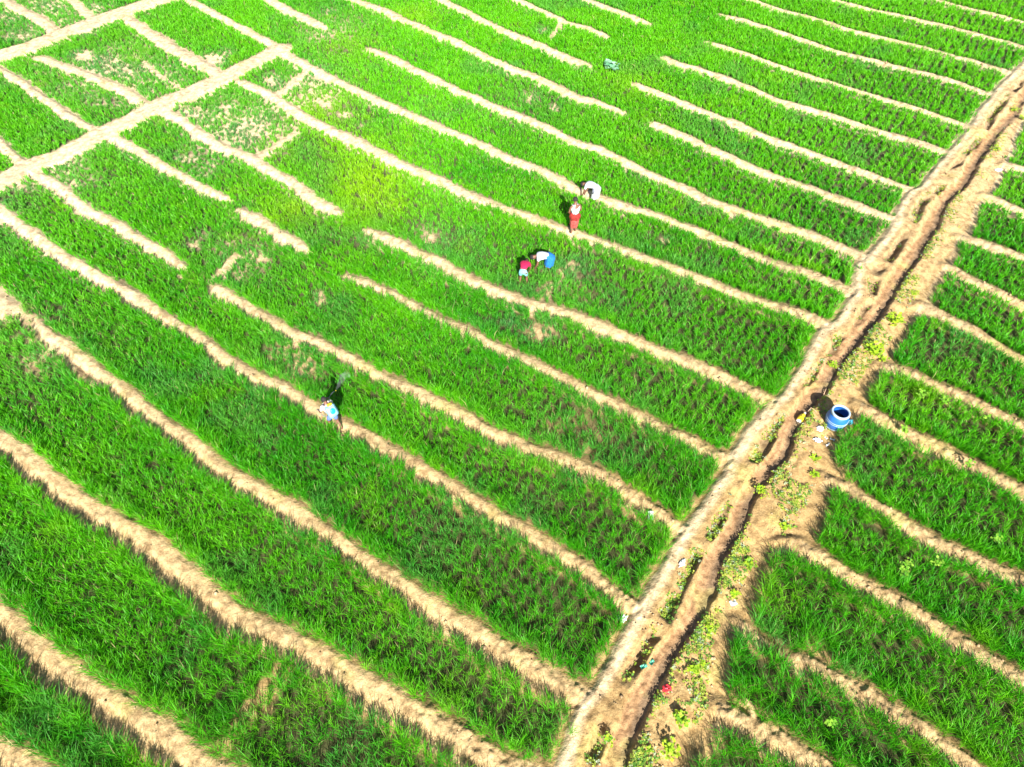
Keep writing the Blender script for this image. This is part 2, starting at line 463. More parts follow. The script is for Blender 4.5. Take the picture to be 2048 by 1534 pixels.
# ------------------------------------------------------------------ the ground: one sheet, cut along the edges of ridges, paths and ditch
vrow = np.linspace(1534 * 1.13, -150, 520)
yrow = np.array([at(1024, v)[1] for v in vrow])
yrow = np.concatenate([[-400, -60, -8], yrow, [60, 90, 160, 500, 1500]])
hw = np.array([abs(at(2048 + 150, np.clip(v, -150, 1800))[0]) for v in vrow])
hw = np.concatenate([[hw[0]] * 3, hw, [hw[-1]] * 5])
scol = np.concatenate([[-40, -8, -3, -1.6], np.linspace(-1, 1, 620), [1.6, 3, 8, 40]])
GX = hw[:, None] * scol[None, :]
GY = np.repeat(yrow[:, None], len(scol), 1)
nr, nc = GX.shape
X, Y = GX.ravel(), GY.ravel()
lay = layout(X, Y)
rough = fbm(X, Y, 3.2, 4, 101)
clod = fbm(X, Y, 9.0, 3, 111)
onr = np.clip(lay['H'] / .1, 0, 1)
PX, PY = topix(X, Y, 0)
# right-hand ridges are freshly dug and cloddy
fresh = sstep(-.5, .8, X * .8 - (Y - 10) * .55 - 2) * (lay['owner'] < 100) * (lay['owner'] >= 0)
Z = lay['H'] + .018 * rough + .012 * clod * (.5 + onr) + (lay['ins'] | (lay['owner'] >= 0)) * (.020 * fbm(X, Y, 5.5, 3, 161) + .03 * np.maximum(0, fbm(X, Y, 2.4, 2, 171))) + fresh * .045 * np.clip(clod, -.3, 1)
foot = fbm(X, Y, 4.5, 2, 131)
Z += np.where(lay['owner'] == 301, .03 * foot, 0)
# colours: pale dry earth, browner in turned earth and moist ditch bed; painted shade in hollows and beds
pale = np.array([.60, .47, .295]); tan = np.array([.42, .28, .12]); brown = np.array([.34, .205, .10]); shade_tone = np.array([.13, .098, .066])
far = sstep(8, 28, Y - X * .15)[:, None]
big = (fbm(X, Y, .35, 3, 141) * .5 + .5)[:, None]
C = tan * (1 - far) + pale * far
C = C * (.86 + .22 * big)
bedshade = (sstep(.05, .30, lay['room']) * (1 - sstep(.2, .55, np.maximum(ellipses(BARE, PX, PY), .62 * ellipses(WASH[:13], PX, PY) * (1 + .5 * fbm(X, Y, 1.8, 3, 201))))))[:, None]
C = C * (1 - bedshade * .92) + np.array([.034, .050, .016]) * bedshade * .92  # gloom between the plants painted into the bed soil
isb = lay['ins'][:, None]
bandcol = tan * .92 * (.85 + .3 * big)
rdg = ((lay['owner'] >= 0) & (lay['owner'] < 200))[:, None] * 1.0
C = C * (1 - rdg * (.22 + .2 * far) * (1 - bedshade)) + pale * rdg * (.22 + .2 * far) * (1 - bedshade)
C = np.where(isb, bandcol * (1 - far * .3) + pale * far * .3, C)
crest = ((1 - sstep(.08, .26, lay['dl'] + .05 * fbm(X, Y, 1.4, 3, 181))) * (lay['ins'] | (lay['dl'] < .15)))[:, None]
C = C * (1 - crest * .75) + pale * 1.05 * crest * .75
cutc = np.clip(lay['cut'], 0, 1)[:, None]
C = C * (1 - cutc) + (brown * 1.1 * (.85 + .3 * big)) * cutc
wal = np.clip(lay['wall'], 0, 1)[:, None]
C = C * (1 - wal * .7) + shade_tone * wal * .7  # shade of the ditch wall painted into its colour
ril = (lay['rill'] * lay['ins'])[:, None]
C = C * (1 - ril * .6) + shade_tone * ril * .6  # shadow in the rill painted as a darker tone
fr = fresh[:, None] * sstep(-.1, .35, clod)[:, None]
C = C * (1 - fr * .25)
straw = sstep(.25, .6, fbm(X, Y, 1.3, 3, 151))[:, None] * (lay['owner'] >= 0)[:, None]
C = C * (1 - straw * .25) + np.array([.50, .47, .12]) * straw * .25
C = np.clip(C, 0.01, .8)
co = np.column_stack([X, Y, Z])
# vertex normals of the whole sheet
P3 = co.reshape(nr, nc, 3)
du = np.gradient(P3, axis=1); dv = np.gradient(P3, axis=0)
NR = np.cross(du, dv).reshape(-1, 3)
NR /= np.linalg.norm(NR, axis=1, keepdims=True) + 1e-12
NR *= np.sign(NR[:, 2:3])
ii = np.arange(nr - 1)[:, None] * nc + np.arange(nc - 1)[None, :]
quads = np.stack([ii, ii + 1, ii + nc + 1, ii + nc], -1).reshape(-1, 4)
own = lay['owner'][quads]
fown = np.where((own == own[:, :1]).all(1), own[:, 0], np.max(own, axis=1))


def sheet(name, mask):
    q = quads[mask]
    if len(q) == 0:
        return None
    u, inv = np.unique(q, return_inverse=True)
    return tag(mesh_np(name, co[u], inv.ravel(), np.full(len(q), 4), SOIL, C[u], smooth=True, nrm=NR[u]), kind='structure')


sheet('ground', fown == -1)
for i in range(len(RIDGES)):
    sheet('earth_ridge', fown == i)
for i in range(len(CROSS)):
    sheet('earth_ridge', fown == 100 + i)
for i in range(len(PATHS)):
    sheet('dirt_path', fown == 200 + i)
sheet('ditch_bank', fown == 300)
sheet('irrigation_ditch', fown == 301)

_gy = yrow


def ground_z(x, y):
    r = layout(np.array([x, x + 1e-6]), np.array([y, y]))
    return float(r['H'][0])


def on(px, py, z=.1):
    """ground point seen at that pixel"""
    x, y = at(px, py, z)
    for _ in range(3):
        z = ground_z(x, y)
        x, y = at(px, py, z)
    return x, y, z


# ------------------------------------------------------------------ beds: connected areas between the ridges
RES = .1
x0, x1, y0, y1 = -38, 38, -1.5, 50
gw, gh = int((x1 - x0) / RES), int((y1 - y0) / RES)
cx, cy = np.meshgrid(x0 + (np.arange(gw) + .5) * RES, y0 + (np.arange(gh) + .5) * RES)
cxr, cyr = cx.ravel(), cy.ravel()
glay = layout(cxr, cyr)
fpx, fpy = topix(cxr, cyr, .1)
inview = (fpx > -170) & (fpx < 2218) & (fpy > -110) & (fpy < 1534 * 1.12)
free = (glay['room'] > .0) & inview
for s in SEAMS:
    P = poly_world(s)
    d, _ = sdist(P, cxr, cyr)
    free &= d > .09
free = free.reshape(gh, gw)
lab = np.zeros((gh, gw), np.int32)
flat_free, flat_lab = free.ravel().tolist(), [0] * (gh * gw)
beds = {}
cur = 0
for s in range(gh * gw):
    if not flat_free[s] or flat_lab[s]:
        continue
    cur += 1
    stack, n = [s], 0
    flat_lab[s] = cur
    while stack:
        k = stack.pop(); n += 1
        xk = k % gw
        for j in ((k + 1) if xk < gw - 1 else -1, (k - 1) if xk else -1, k + gw, k - gw):
            if 0 <= j < gh * gw and flat_free[j] and not flat_lab[j]:
                flat_lab[j] = cur
                stack.append(j)
    beds[cur] = n
lab = np.array(flat_lab).reshape(gh, gw)
small = [k for k, n in beds.items() if n < 120]
lab[np.isin(lab, small)] = 0
for _ in range(3):
    for ax, sh in ((0, 1), (0, -1), (1, 1), (1, -1)):
        r = np.roll(lab, sh, ax)
        lab = np.where((lab == 0) & (r > 0), r, lab)

# ------------------------------------------------------------------ the crop: one object per bed, all blades real geometry
# a point of each bed in the photograph, and what tells that bed from the others
BED_INFO = [
    (98, 1451, 'crop bed in the bottom left corner, below a broad shaded ridge'),
    (255, 1243, 'tall dark bed along the bottom edge, with a thin bare line crossing it'),
    (243, 920, 'bed second from the bottom left, between two long ridges, ending at the ditch bank'),
    (412, 801, 'long bed just below the ridge that the person with the turquoise sprayer walks on'),
    (493, 674, 'narrow bed just above the person with the turquoise sprayer, mist drifting over it'),
    (558, 554, 'bed above the sprayed bed, with a white packet at its lower right edge'),
    (707, 507, 'bed from the broken middle ridges to the ditch, left of the yellow jug'),
    (864, 435, 'wide bed in which the two stooping people in magenta and white tops work'),
    (974, 351, "bed between the standing person's ridge and the ridge of the stooping person in white"),
    (792, 172, 'long bed directly behind the stooping person in white, starting in the upper left'),
    (961, 156, 'bed two strips above the stooping person in white, with a straw-coloured thin patch'),
    (940, 64, 'bed with yellowish patch at its top, just below the blue-green broad-leaved plant'),
    (1191, 96, 'long bed holding the blue-green broad-leaved plant at its lower edge'),
    (1283, 68, 'first long bed above the one with the blue-green broad-leaved plant'),
    (1372, 37, 'second long bed above the one with the blue-green broad-leaved plant'),
    (1384, -13, 'third long bed above the blue-green plant, ending at the top of the ditch'),
    (1658, 20, 'thin bed near the top edge, ending beside the top of the ditch'),
    (1593, -47, 'narrow bed touching the top edge, right of its middle'),
    (1734, -74, 'slim bed mostly beyond the top edge near the top right corner'),
    (2010, -55, 'bed strip cut by the top edge in the top right corner'),
    (1994, 55, 'short bed end against the right edge under the top right corner'),
    (2000, 107, 'small bed end at the right edge, just above the head of the ditch'),
    (24, 220, 'small dark green bed between the two pale paths at the left edge'),
    (-90, 283, "sliver of crop at the left edge where two paths' cross banks meet"),
    (216, 137, 'patchy small bed between the pale paths, with a bare sandy spot in its upper part'),
    (390, 61, 'dense dark small bed between the pale paths, topmost and nearest the path junction'),
    (530, 160, 'tiny square bed just right of the path junction, thin and greyish green'),
    (-67, 24, 'thin patchy bed wedged into the very upper left corner'),
    (177, -20, 'patchy bed above the upper path, with a thin sandy bank through it'),
    (337, -70, 'crop strip beyond the top edge over the upper pale path'),
    (41, -23, 'patchy bed above the upper path, between the corner bed and a sandy bank'),
    (1517, 1617, 'lowest bed right of the ditch, cut off by the bottom edge'),
    (1740, 1502, 'rounded bed end right of the ditch, second from the bottom edge'),
    (1875, 1375, 'broad bed right of the ditch with a deep dark shadow along its left end'),
    (1960, 1213, 'bed beside the trampled earth right of the ditch, with small light weeds'),
    (1940, 1025, 'bed right of the ditch starting beside the litter below the blue barrel'),
    (1987, 892, 'bed just behind the blue barrel, dotted with yellow-green weeds'),
    (1991, 762, 'second bed above the blue barrel, starting by the two bushy yellow-green weeds'),
    (2020, 655, 'third bed above the blue barrel at the right edge'),
    (2030, 560, 'fourth bed above the blue barrel at the right edge'),
    (2020, 460, 'fifth bed above the blue barrel at the right edge'),
    (2035, 370, 'sixth bed above the blue barrel, short end at the right edge'),
    (2044, 290, 'small dark bed corner at the right edge beneath the head of the ditch'),
]


def crop_points():
    rd = R(55)
    ux, uy = math.cos(rd), math.sin(rd)
    pts = []
    sp_u, sp_v = .135, .125
    U0, U1, V0, V1 = -60, 70, -60, 60
    nu, nv = int((U1 - U0) / sp_u), int((V1 - V0) / sp_v)
    A, B = np.meshgrid(U0 + np.arange(nu) * sp_u, V0 + np.arange(nv) * sp_v)
    A = A.ravel() + rng.uniform(-.07, .07, nu * nv)
    B = B.ravel() + rng.uniform(-.065, .065, nu * nv)
    x, y = A * ux - B * uy, A * uy + B * ux
    m = (x > x0 + .2) & (x < x1 - .2) & (y > y0 + .2) & (y < y1 - .2)
    x, y, B = x[m], y[m], B[m]
    px, py = topix(x, y, .1)
    m = (px > -150 + 90 * (py < 300)) & (px < 2230 - 80 * (py < 300)) & (py > -50) & (py < 1534 * 1.09)
    return x[m], y[m], px[m], py[m], B[m]


x, y, px, py, vv = crop_points()
L = layout(x, y)
bare = ellipses(BARE, px, py)
patch = fbm(x, y, 1.8, 3, 201)
bare = np.clip(np.maximum(bare * (1.2 + .5 * patch), .42 * ellipses(WASH, px, py) * (1.0 + .8 * patch)), 0, .96)
keep = L['room'] > .02 + .07 * fbm(x, y, 2.5, 2, 203)
keep &= rng.random(len(x)) > np.clip(bare, 0, .97)
keep &= rng.random(len(x)) >.22 * sstep(.3, .6, fbm(x, y, .8, 3, 207))
dband = sdist(bandL, x, y, 14.0)[0]
dbr = sdist(bandR, x, y, 14.0)[0]
# planting rows, clearest towards the ditch
rowness = np.clip(1.1 - np.clip(dband, 0, 40) / 11.0, .0, 1)
rowness = np.where((dband > 50), 0, rowness)
rowness = np.maximum(rowness, np.where(dbr < dband, .75, 0))
rowness = np.clip(rowness, .08, .85) * sstep(.08, .30, L['room'])
fr_ = np.abs(((vv + .10 * fbm(x, y, .7, 3, 211)) / .34) % 1 - .5) * 2
keep &= rng.random(len(x)) > rowness * sstep(.40, .70, 1 - fr_) 
x, y, px, py, L = x[keep], y[keep], px[keep], py[keep], {k: v[keep] for k, v in L.items()}
bare = bare[keep]
gi = np.clip(((x - x0) / RES).astype(int), 0, gw - 1); gj = np.clip(((y - y0) / RES).astype(int), 0, gh - 1)
plab = lab[gj, gi]
k = plab > 0
x, y, px, py, plab, bare = x[k], y[k], px[k], py[k], plab[k], bare[k]
L = {q: v[k] for q, v in L.items()}
dist = np.hypot(np.hypot(x, y), CAM_H)
n = len(x)
nearness = 1 - sstep(17, 34, dist)
hgt = (.26 + .09 * nearness) * (1 + .14 * (hash2(plab, plab * 7 + 2, 6) - .5)) * (1 + .16 * fbm(x, y, .45, 3, 221) + .09 * fbm(x, y, 2.2, 2, 223)) * rng.uniform(.8, 1.2, n) * (1 - .35 * np.clip(bare, 0, 1))
NB = np.where(dist < 24, 18, np.where(dist < 31, 13, 12))
edgeb = (1 - sstep(.25, .45, L['room'])) * (dist < 27)
NB = (NB * (1 + .8 * edgeb)).astype(int)
hgt *= 1 + .32 * edgeb
rep = np.repeat(np.arange(n), NB)
nb = len(rep)
az = rng.uniform(0, 2 * math.pi, nb)
# a light wind bends the blades of a neighbourhood the same way
waz = 2.2 + 1.6 * fbm(x, y, .6, 2, 231)[rep]
lean = rng.uniform(.10, .70, nb)
hh = hgt[rep] * rng.uniform(.7, 1.15, nb)
dx = np.cos(az) * lean + .12 * np.cos(waz)
dy = np.sin(az) * lean + .12 * np.sin(waz)
bx = x[rep] + rng.normal(0, .028, nb)
by = y[rep] + rng.normal(0, .028, nb)
bz = L['H'][rep] - .01
wd = (.0047 + .0063 * sstep(14, 36, dist))[rep] * rng.uniform(.75, 1.3, nb)
wa = rng.uniform(0, math.pi, nb)
px_, py_ = np.cos(wa) * wd, np.sin(wa) * wd
droop = rng.uniform(0, .32, nb)
mx, my, mz = bx + dx * hh * .33, by + dy * hh * .33, bz + hh * .62
tx, ty, tz = bx + dx * hh * 1.0, by + dy * hh * 1.0, bz + hh * (1.0 - droop)
VV = np.empty((nb, 4, 3))
VV[:, 0] = np.column_stack([bx, by, bz])
VV[:, 1] = np.column_stack([mx + px_, my + py_, mz]); VV[:, 2] = np.column_stack([mx - px_, my - py_, mz])
VV[:, 3] = np.column_stack([tx, ty, tz])
# leaf colours
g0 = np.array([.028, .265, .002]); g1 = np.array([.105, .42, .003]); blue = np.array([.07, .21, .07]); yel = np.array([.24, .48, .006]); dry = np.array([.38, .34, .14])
bedv = (hash2(plab, plab * 3 + 1, 5) - .5)
mixv = np.clip(.34 + .32 * sstep(22, 38, dist) + .25 * sstep(0, 20, y - x) * sstep(18, 30, dist) + .30 * bedv + .5 * fbm(x, y, .5, 3, 241) + .25 * fbm(x, y, 3, 2, 243) + rng.normal(0, .18, n), 0, 1)[:, None]
CC = g0 * (1 - mixv) + g1 * mixv
bl = np.clip(bare * 1.0 + .30 * sstep(.25, .6, fbm(x, y, .55, 2, 251)), 0, .75)[:, None]
CC = CC * (1 - bl) + blue * bl
ye = np.clip(ellipses(YELLOW_GLARE, px, py) * 1.0 + .25 * sstep(.45, .7, fbm(x, y, 1.1, 2, 261)), 0, .9)[:, None]
CC = CC * (1 - ye) + yel * ye  # yellow crop tone, with the painted glare
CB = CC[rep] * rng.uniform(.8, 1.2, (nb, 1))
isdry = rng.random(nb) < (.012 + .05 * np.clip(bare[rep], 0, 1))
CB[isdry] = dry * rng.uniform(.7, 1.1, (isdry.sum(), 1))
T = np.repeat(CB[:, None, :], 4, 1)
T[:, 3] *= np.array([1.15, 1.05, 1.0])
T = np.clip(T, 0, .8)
blab = plab[rep]
order = np.argsort(blab, kind='stable')
blab_s = blab[order]
uniq, start = np.unique(blab_s, return_index=True)
start = np.append(start, len(blab_s))
tpl = np.array([0, 1, 2, 2, 1, 3])
taken = {}
info = {}
for bxp, byp, lb in BED_INFO:
    wx_, wy_ = at(bxp, byp, .1)
    l = int(lab[min(gh - 1, max(0, int((wy_ - y0) / RES))), min(gw - 1, max(0, int((wx_ - x0) / RES)))])
    if l in info or l == 0:
        print('BEDWARN', bxp, byp, l, lb)
    info[l] = lb
for q, l in enumerate(uniq):
    sel = order[start[q]:start[q + 1]]
    v = VV[sel].reshape(-1, 3)
    f = (np.arange(len(sel))[:, None] * 4 + tpl).ravel()
    sz = np.full(len(sel) * 2, 3)
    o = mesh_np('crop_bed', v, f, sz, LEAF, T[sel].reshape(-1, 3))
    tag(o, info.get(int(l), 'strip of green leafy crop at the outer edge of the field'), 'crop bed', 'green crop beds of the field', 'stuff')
    if int(l) not in info:
        print('BED', int(l), len(sel), [int(t) for t in (np.median(px[plab == l]), np.median(py[plab == l]))],
              [int(t) for t in (px[plab == l].min(), py[plab == l].min(), px[plab == l].max(), py[plab == l].max())])
print('blades', nb)

# ------------------------------------------------------------------ mesh helpers for the objects
def obj(name, bm, mat, parent=None, smooth=True, loc=None):
    me = bpy.data.meshes.new(name)
    bm.to_mesh(me)
    bm.free()
    me.materials.append(mat)
    if smooth:
        for p in me.polygons: p.use_smooth = True
    o = bpy.data.objects.new(name, me)
    col.objects.link(o)
    o.parent = parent
    if loc: o.location = loc
    return o


def lathe(profile, seg=40):
    bm = bmesh.new()
    rings = []
    for r_, z in profile:
        rings.append([bm.verts.new((r_ * math.cos(2 * math.pi * i / seg), r_ * math.sin(2 * math.pi * i / seg), z)) for i in range(seg)])
    for a, b in zip(rings, rings[1:]):
        for i in range(seg):
            bm.faces.new((a[i], a[(i + 1) % seg], b[(i + 1) % seg], b[i]))
    return bm, rings


def tube(path, radii, seg=10, cap=True, squash=None):
    """a tube through points with given radii"""
    bm = bmesh.new()
    path = [Vector(p) for p in path]
    rings = []
    up = Vector((0, 0, 1))
    for i, p in enumerate(path):
        t = (path[min(i + 1, len(path) - 1)] - path[max(i - 1, 0)]).normalized()
        a = t.cross(up)
        if a.length < .1: a = t.cross(Vector((0, 1, 0)))
        a.normalize()
        b = t.cross(a).normalized()
        r_ = radii[i] if isinstance(radii[i], tuple) else (radii[i], radii[i])
        rings.append([bm.verts.new(p + a * math.cos(2 * math.pi * k / seg) * r_[0] + b * math.sin(2 * math.pi * k / seg) * r_[1]) for k in range(seg)])
    for a, b in zip(rings, rings[1:]):
        for k in range(seg):
            bm.faces.new((a[k], a[(k + 1) % seg], b[(k + 1) % seg], b[k]))
    if cap:
        bm.faces.new(rings[0][::-1]); bm.faces.new(rings[-1])
    bmesh.ops.recalc_face_normals(bm, faces=bm.faces)
    return bm


def ball(center, r_, sub=2, rot=None):
    bm = bmesh.new()
    bmesh.ops.create_icosphere(bm, subdivisions=sub, radius=1)
    M = Matrix.Translation(center) @ (rot or Matrix.Identity(4)) @ Matrix.Diagonal((*r_, 1))
    bmesh.ops.transform(bm, matrix=M, verts=bm.verts)
    return bm


def joined(bms):
    out = bmesh.new()
    for b in bms:
        me = bpy.data.meshes.new('tmp')
        b.to_mesh(me); b.free()
        out.from_mesh(me)
        bpy.data.meshes.remove(me)
    return out


def skin(verts, edges, radii, levels=1):
    """one continuous surface grown over a skeleton; the first vertex is the root"""
    me = bpy.data.meshes.new('skeleton')
    me.from_pydata([Vector(v) for v in verts], edges, [])
    o = bpy.data.objects.new('skeleton', me)
    col.objects.link(o)
    md = o.modifiers.new('s', 'SKIN')
    md.use_smooth_shade = True
    sv = me.skin_vertices[0].data
    for i, r_ in enumerate(radii):
        sv[i].radius = r_ if isinstance(r_, tuple) else (r_, r_)
        sv[i].use_root = (i == 0)
    ss = o.modifiers.new('u', 'SUBSURF'); ss.levels = levels; ss.render_levels = levels
    dg = bpy.context.evaluated_depsgraph_get()
    ev = o.evaluated_get(dg)
    bm = bmesh.new()
    bm.from_mesh(ev.to_mesh())
    ev.to_mesh_clear()
    bpy.data.objects.remove(o); bpy.data.meshes.remove(me)
    return bm


# ------------------------------------------------------------------ the blue barrel
BLUE = simple('blue_plastic', (.018, .12, .40), .32, .10, 5)
PALE = simple('pale_plastic', (.33, .41, .47), .40, .10, 9)
YEL = simple('yellow_plastic', (.80, .62, .02), .35, .08, 9)
WHITE = simple('white_plastic', (.58, .58, .57), .5, .06, 14)
RED = simple('red_plastic', (.62, .03, .04), .4, .2, 14)
GREENP = simple('green_plastic', (.03, .22, .14), .4, .25, 20)
BARREL_SHADE = simple('barrel_shade', (.02, .025, .025), .12, .2, 3)  # dark tone for the shade inside the barrel
bx_, by_, bz_ = on(1667, 848)
drum = empty('barrel', (bx_, by_, bz_ - .015), R(15), label='open blue plastic barrel with two pale hoops, standing beside the ditch', cat='barrel')
bm, _ = lathe([(0.0, .0), (.235, .0), (.250, .02), (.262, .07), (.285, .16), (.300, .25), (.303, .30), (.300, .36), (.288, .44), (.262, .51), (.236, .545), (.226, .56), (.226, .585),
               (.216, .585), (.216, .56), (.225, .53), (.25, .48), (.285, .40), (.292, .30), (.285, .2), (.25, .06), (0, .04)], 48)
obj('body', bm, BLUE, drum)
bm, _ = lathe([(.229, .548), (.250, .545), (.262, .565), (.262, .605), (.254, .622), (.236, .628), (.213, .622), (.205, .60), (.212, .575)], 48)
obj('rim', bm, PALE, drum)
for hz in (.285, .345):
    bm, _ = lathe([(.296, hz - .009), (.307, hz - .006), (.309, hz), (.307, hz + .006), (.296, hz + .009)], 48)
    obj('hoop', bm, PALE, drum)
bm, _ = lathe([(.238, -.004), (.256, .004), (.263, .03), (.269, .055), (.265, .06), (.255, .05)], 48)  # pale ring standing in for the glare low on the barrel
obj('foot_glare', bm, PALE, drum)
bm, rg = lathe([(.284, .235), (.0, .235)], 48)  # dark disc added for the shade inside the open barrel
obj('inner_shade', bm, BARREL_SHADE, drum, smooth=False)

# yellow jug lying in the ditch
jx, jy, jz = on(1602, 837, 0)
jug = empty('jug', (jx, jy, jz + .075), R(48), label='yellow plastic jug lying on its side in the ditch near the blue barrel', cat='jug')
bm = tube([(-.19, 0, 0), (-.18, 0, 0), (-.10, 0, 0), (0, 0, 0), (.08, 0, .0), (.13, 0, 0), (.16, 0, 0)], [(.055, .05), (.082, .07), (.088, .072), (.085, .07), (.07, .06), (.035, .035), (.028, .028)], 16)
obj('body', bm, YEL, jug)
obj('cap', tube([(.155, 0, 0), (.20, 0, 0)], [.034, .034], 14), WHITE, jug, smooth=False)
obj('base', tube([(-.205, 0, 0), (-.185, 0, 0)], [(.066, .056), (.072, .064)], 16), WHITE, jug, smooth=False)
obj('handle', tube([(-.05, 0, .068), (-.04, 0, .10), (.05, 0, .10), (.085, 0, .055)], [.012] * 4, 8), YEL, jug)


def crumple(name, px_at, size, mat, label, cat, flat=.25, seed=0, rz=0., z=.1, dz=.0, sub=3):
    rr = random.Random(seed)
    bm = bmesh.new()
    bmesh.ops.create_icosphere(bm, subdivisions=sub, radius=1)
    for v in bm.verts:
        n_ = v.co.normalized()
        k_ = 1 + .28 * math.sin(n_.x * 7 + seed) * math.cos(n_.y * 6 + 2 * seed) + .22 * rr.uniform(-1, 1)
        v.co = Vector((n_.x * size[0] * k_, n_.y * size[1] * k_, max(-.2, n_.z * k_) * size[0] * flat))
    x_, y_, z_ = on(*px_at, z)
    o = obj(name, bm, mat, smooth=False, loc=(x_, y_, z_ + .02 + dz))
    o.rotation_euler = (0, 0, rz)
    tag(o, label, cat)
    return o


def sheet_piece(name, px_at, w, h, mat, label, cat, rz=0, seed=1, thick=.008, dz=.03, tilt=0.0, curl=.03):
    """a bent thin piece with thickness"""
    rr = random.Random(seed)
    bm = bmesh.new()
    n_ = 6
    grid = {}
    for i in range(n_ + 1):
        for j in range(n_ + 1):
            u, v = i / n_ - .5, j / n_ - .5
            z_ = curl * math.sin(u * 5 + seed) * math.cos(v * 4 + seed) + rr.uniform(-.004, .004)
            for s_ in (0, 1):
                grid[i, j, s_] = bm.verts.new((u * w, v * h, z_ + s_ * thick))
    for i in range(n_):
        for j in range(n_):
            bm.faces.new((grid[i, j, 1], grid[i + 1, j, 1], grid[i + 1, j + 1, 1], grid[i, j + 1, 1]))
            bm.faces.new((grid[i, j, 0], grid[i, j + 1, 0], grid[i + 1, j + 1, 0], grid[i + 1, j, 0]))
    for i in range(n_):
        bm.faces.new((grid[i, 0, 0], grid[i + 1, 0, 0], grid[i + 1, 0, 1], grid[i, 0, 1]))
        bm.faces.new((grid[i, n_, 0], grid[i, n_, 1], grid[i + 1, n_, 1], grid[i + 1, n_, 0]))
        bm.faces.new((grid[0, i, 0], grid[0, i, 1], grid[0, i + 1, 1], grid[0, i + 1, 0]))
        bm.faces.new((grid[n_, i, 0], grid[n_, i + 1, 0], grid[n_, i + 1, 1], grid[n_, i, 1]))
    x_, y_, z_ = on(*px_at)
    o = obj(name, bm, mat, smooth=False, loc=(x_, y_, z_ + dz))
    o.rotation_euler = (tilt, 0, rz)
    return tag(o, label, cat)


crumple('plastic_bag', (1640, 858), (.10, .08), WHITE, 'crumpled whitish plastic bag on bare soil, the one nearest the blue barrel', 'plastic bag', .35, 3, .4)
crumple('plastic_bag', (1635, 881), (.11, .07), WHITE, 'bright white crumpled plastic bag among yellow-green weeds below the barrel', 'plastic bag', .4, 5, -.3)
sheet_piece('litter_scrap', (1655, 890), .16, .05, WHITE, 'slim white litter scrap, lowest of the litter under the barrel', 'litter', .7, 4)
sheet_piece('litter_scrap', (1651, 877), .09, .05, WHITE, 'tiny white litter scrap between the white bag and the bed edge', 'litter', -.7, 6)
sheet_piece('litter_scrap', (1664, 880), .12, .06, PALE, 'greyish litter scrap at the edge of the crop below the barrel', 'litter', -.5, 8)
sheet_piece('packet', (1300, 1034), .14, .24, WHITE, 'white upright packet on the ridge near the lower end of a bed', 'packet', .0, 2, .03, .08, R(35), .01)
sheet_piece('packet', (1466, 1207), .16, .13, WHITE, 'white flat packet on bare ground right of the ditch, beside a weed', 'packet', .4, 7, .015, .03)
crumple('plastic_bag', (1334, 1379), (.10, .09), RED, 'red crumpled plastic bag at the right lip of the ditch', 'plastic bag', .7, 9, .3)
sheet_piece('plastic_sheet', (1287, 1334), .15, .09, GREENP, 'teal green plastic scrap in the weeds left of the lower ditch, the left piece', 'plastic scrap', .5, 3, .006, .05)
sheet_piece('plastic_sheet', (1303, 1326), .13, .08, GREENP, 'teal green plastic scrap in the weeds left of the lower ditch, the right piece', 'plastic scrap', .9, 12, .006, .05)
crumple('plastic_bag', (1996, 341), (.16, .08), WHITE, 'white plastic bag in the shade at a bed end near the right edge', 'plastic bag', .4, 13, .2)
crumple('plastic_bag', (1245, 1238), (.13, .08), WHITE, 'small pale plastic bag where a ridge meets the left ditch bank', 'plastic bag', .4, 15, .2)
crumple('plastic_bag', (1364, 1127), (.12, .06), WHITE, 'small white scrap of bag among weeds on the left ditch bank', 'plastic bag', .3, 17, .9)
SKYP = simple('blue_sheet', (.06, .36, .50), .4, .2, 16)
crumple('plastic_bag', (1697, 846), (.13, .07), SKYP, 'blue-green plastic scrap between the barrel and the crop', 'plastic bag', .6, 21, .3)
# bent stick over the ditch by the barrel
WOOD = simple('dry_wood', (.45, .30, .18), .85, .2, 20)
sx, sy, sz = on(1648, 786)
tag(obj('stick', tube([(-.12, -.22, .02), (-.04, -.06, .06), (.03, .05, .07), (.10, .17, .03)], [.012, .014, .012, .008], 7), WOOD, loc=(sx, sy, sz + .03)),
    'thin curved dry stick lying across the ditch above the barrel', 'stick')
sx, sy, sz = on(1622, 822)
tag(obj('stick', tube([(-.12, -.05, .02), (-.02, .05, .07), (.08, -.03, .05), (.12, -.08, .02)], [.008, .010, .009, .006], 7), WOOD, loc=(sx, sy, sz + .03)),
    'short forked dry twig lying in the barrel shadow in the ditch', 'stick')


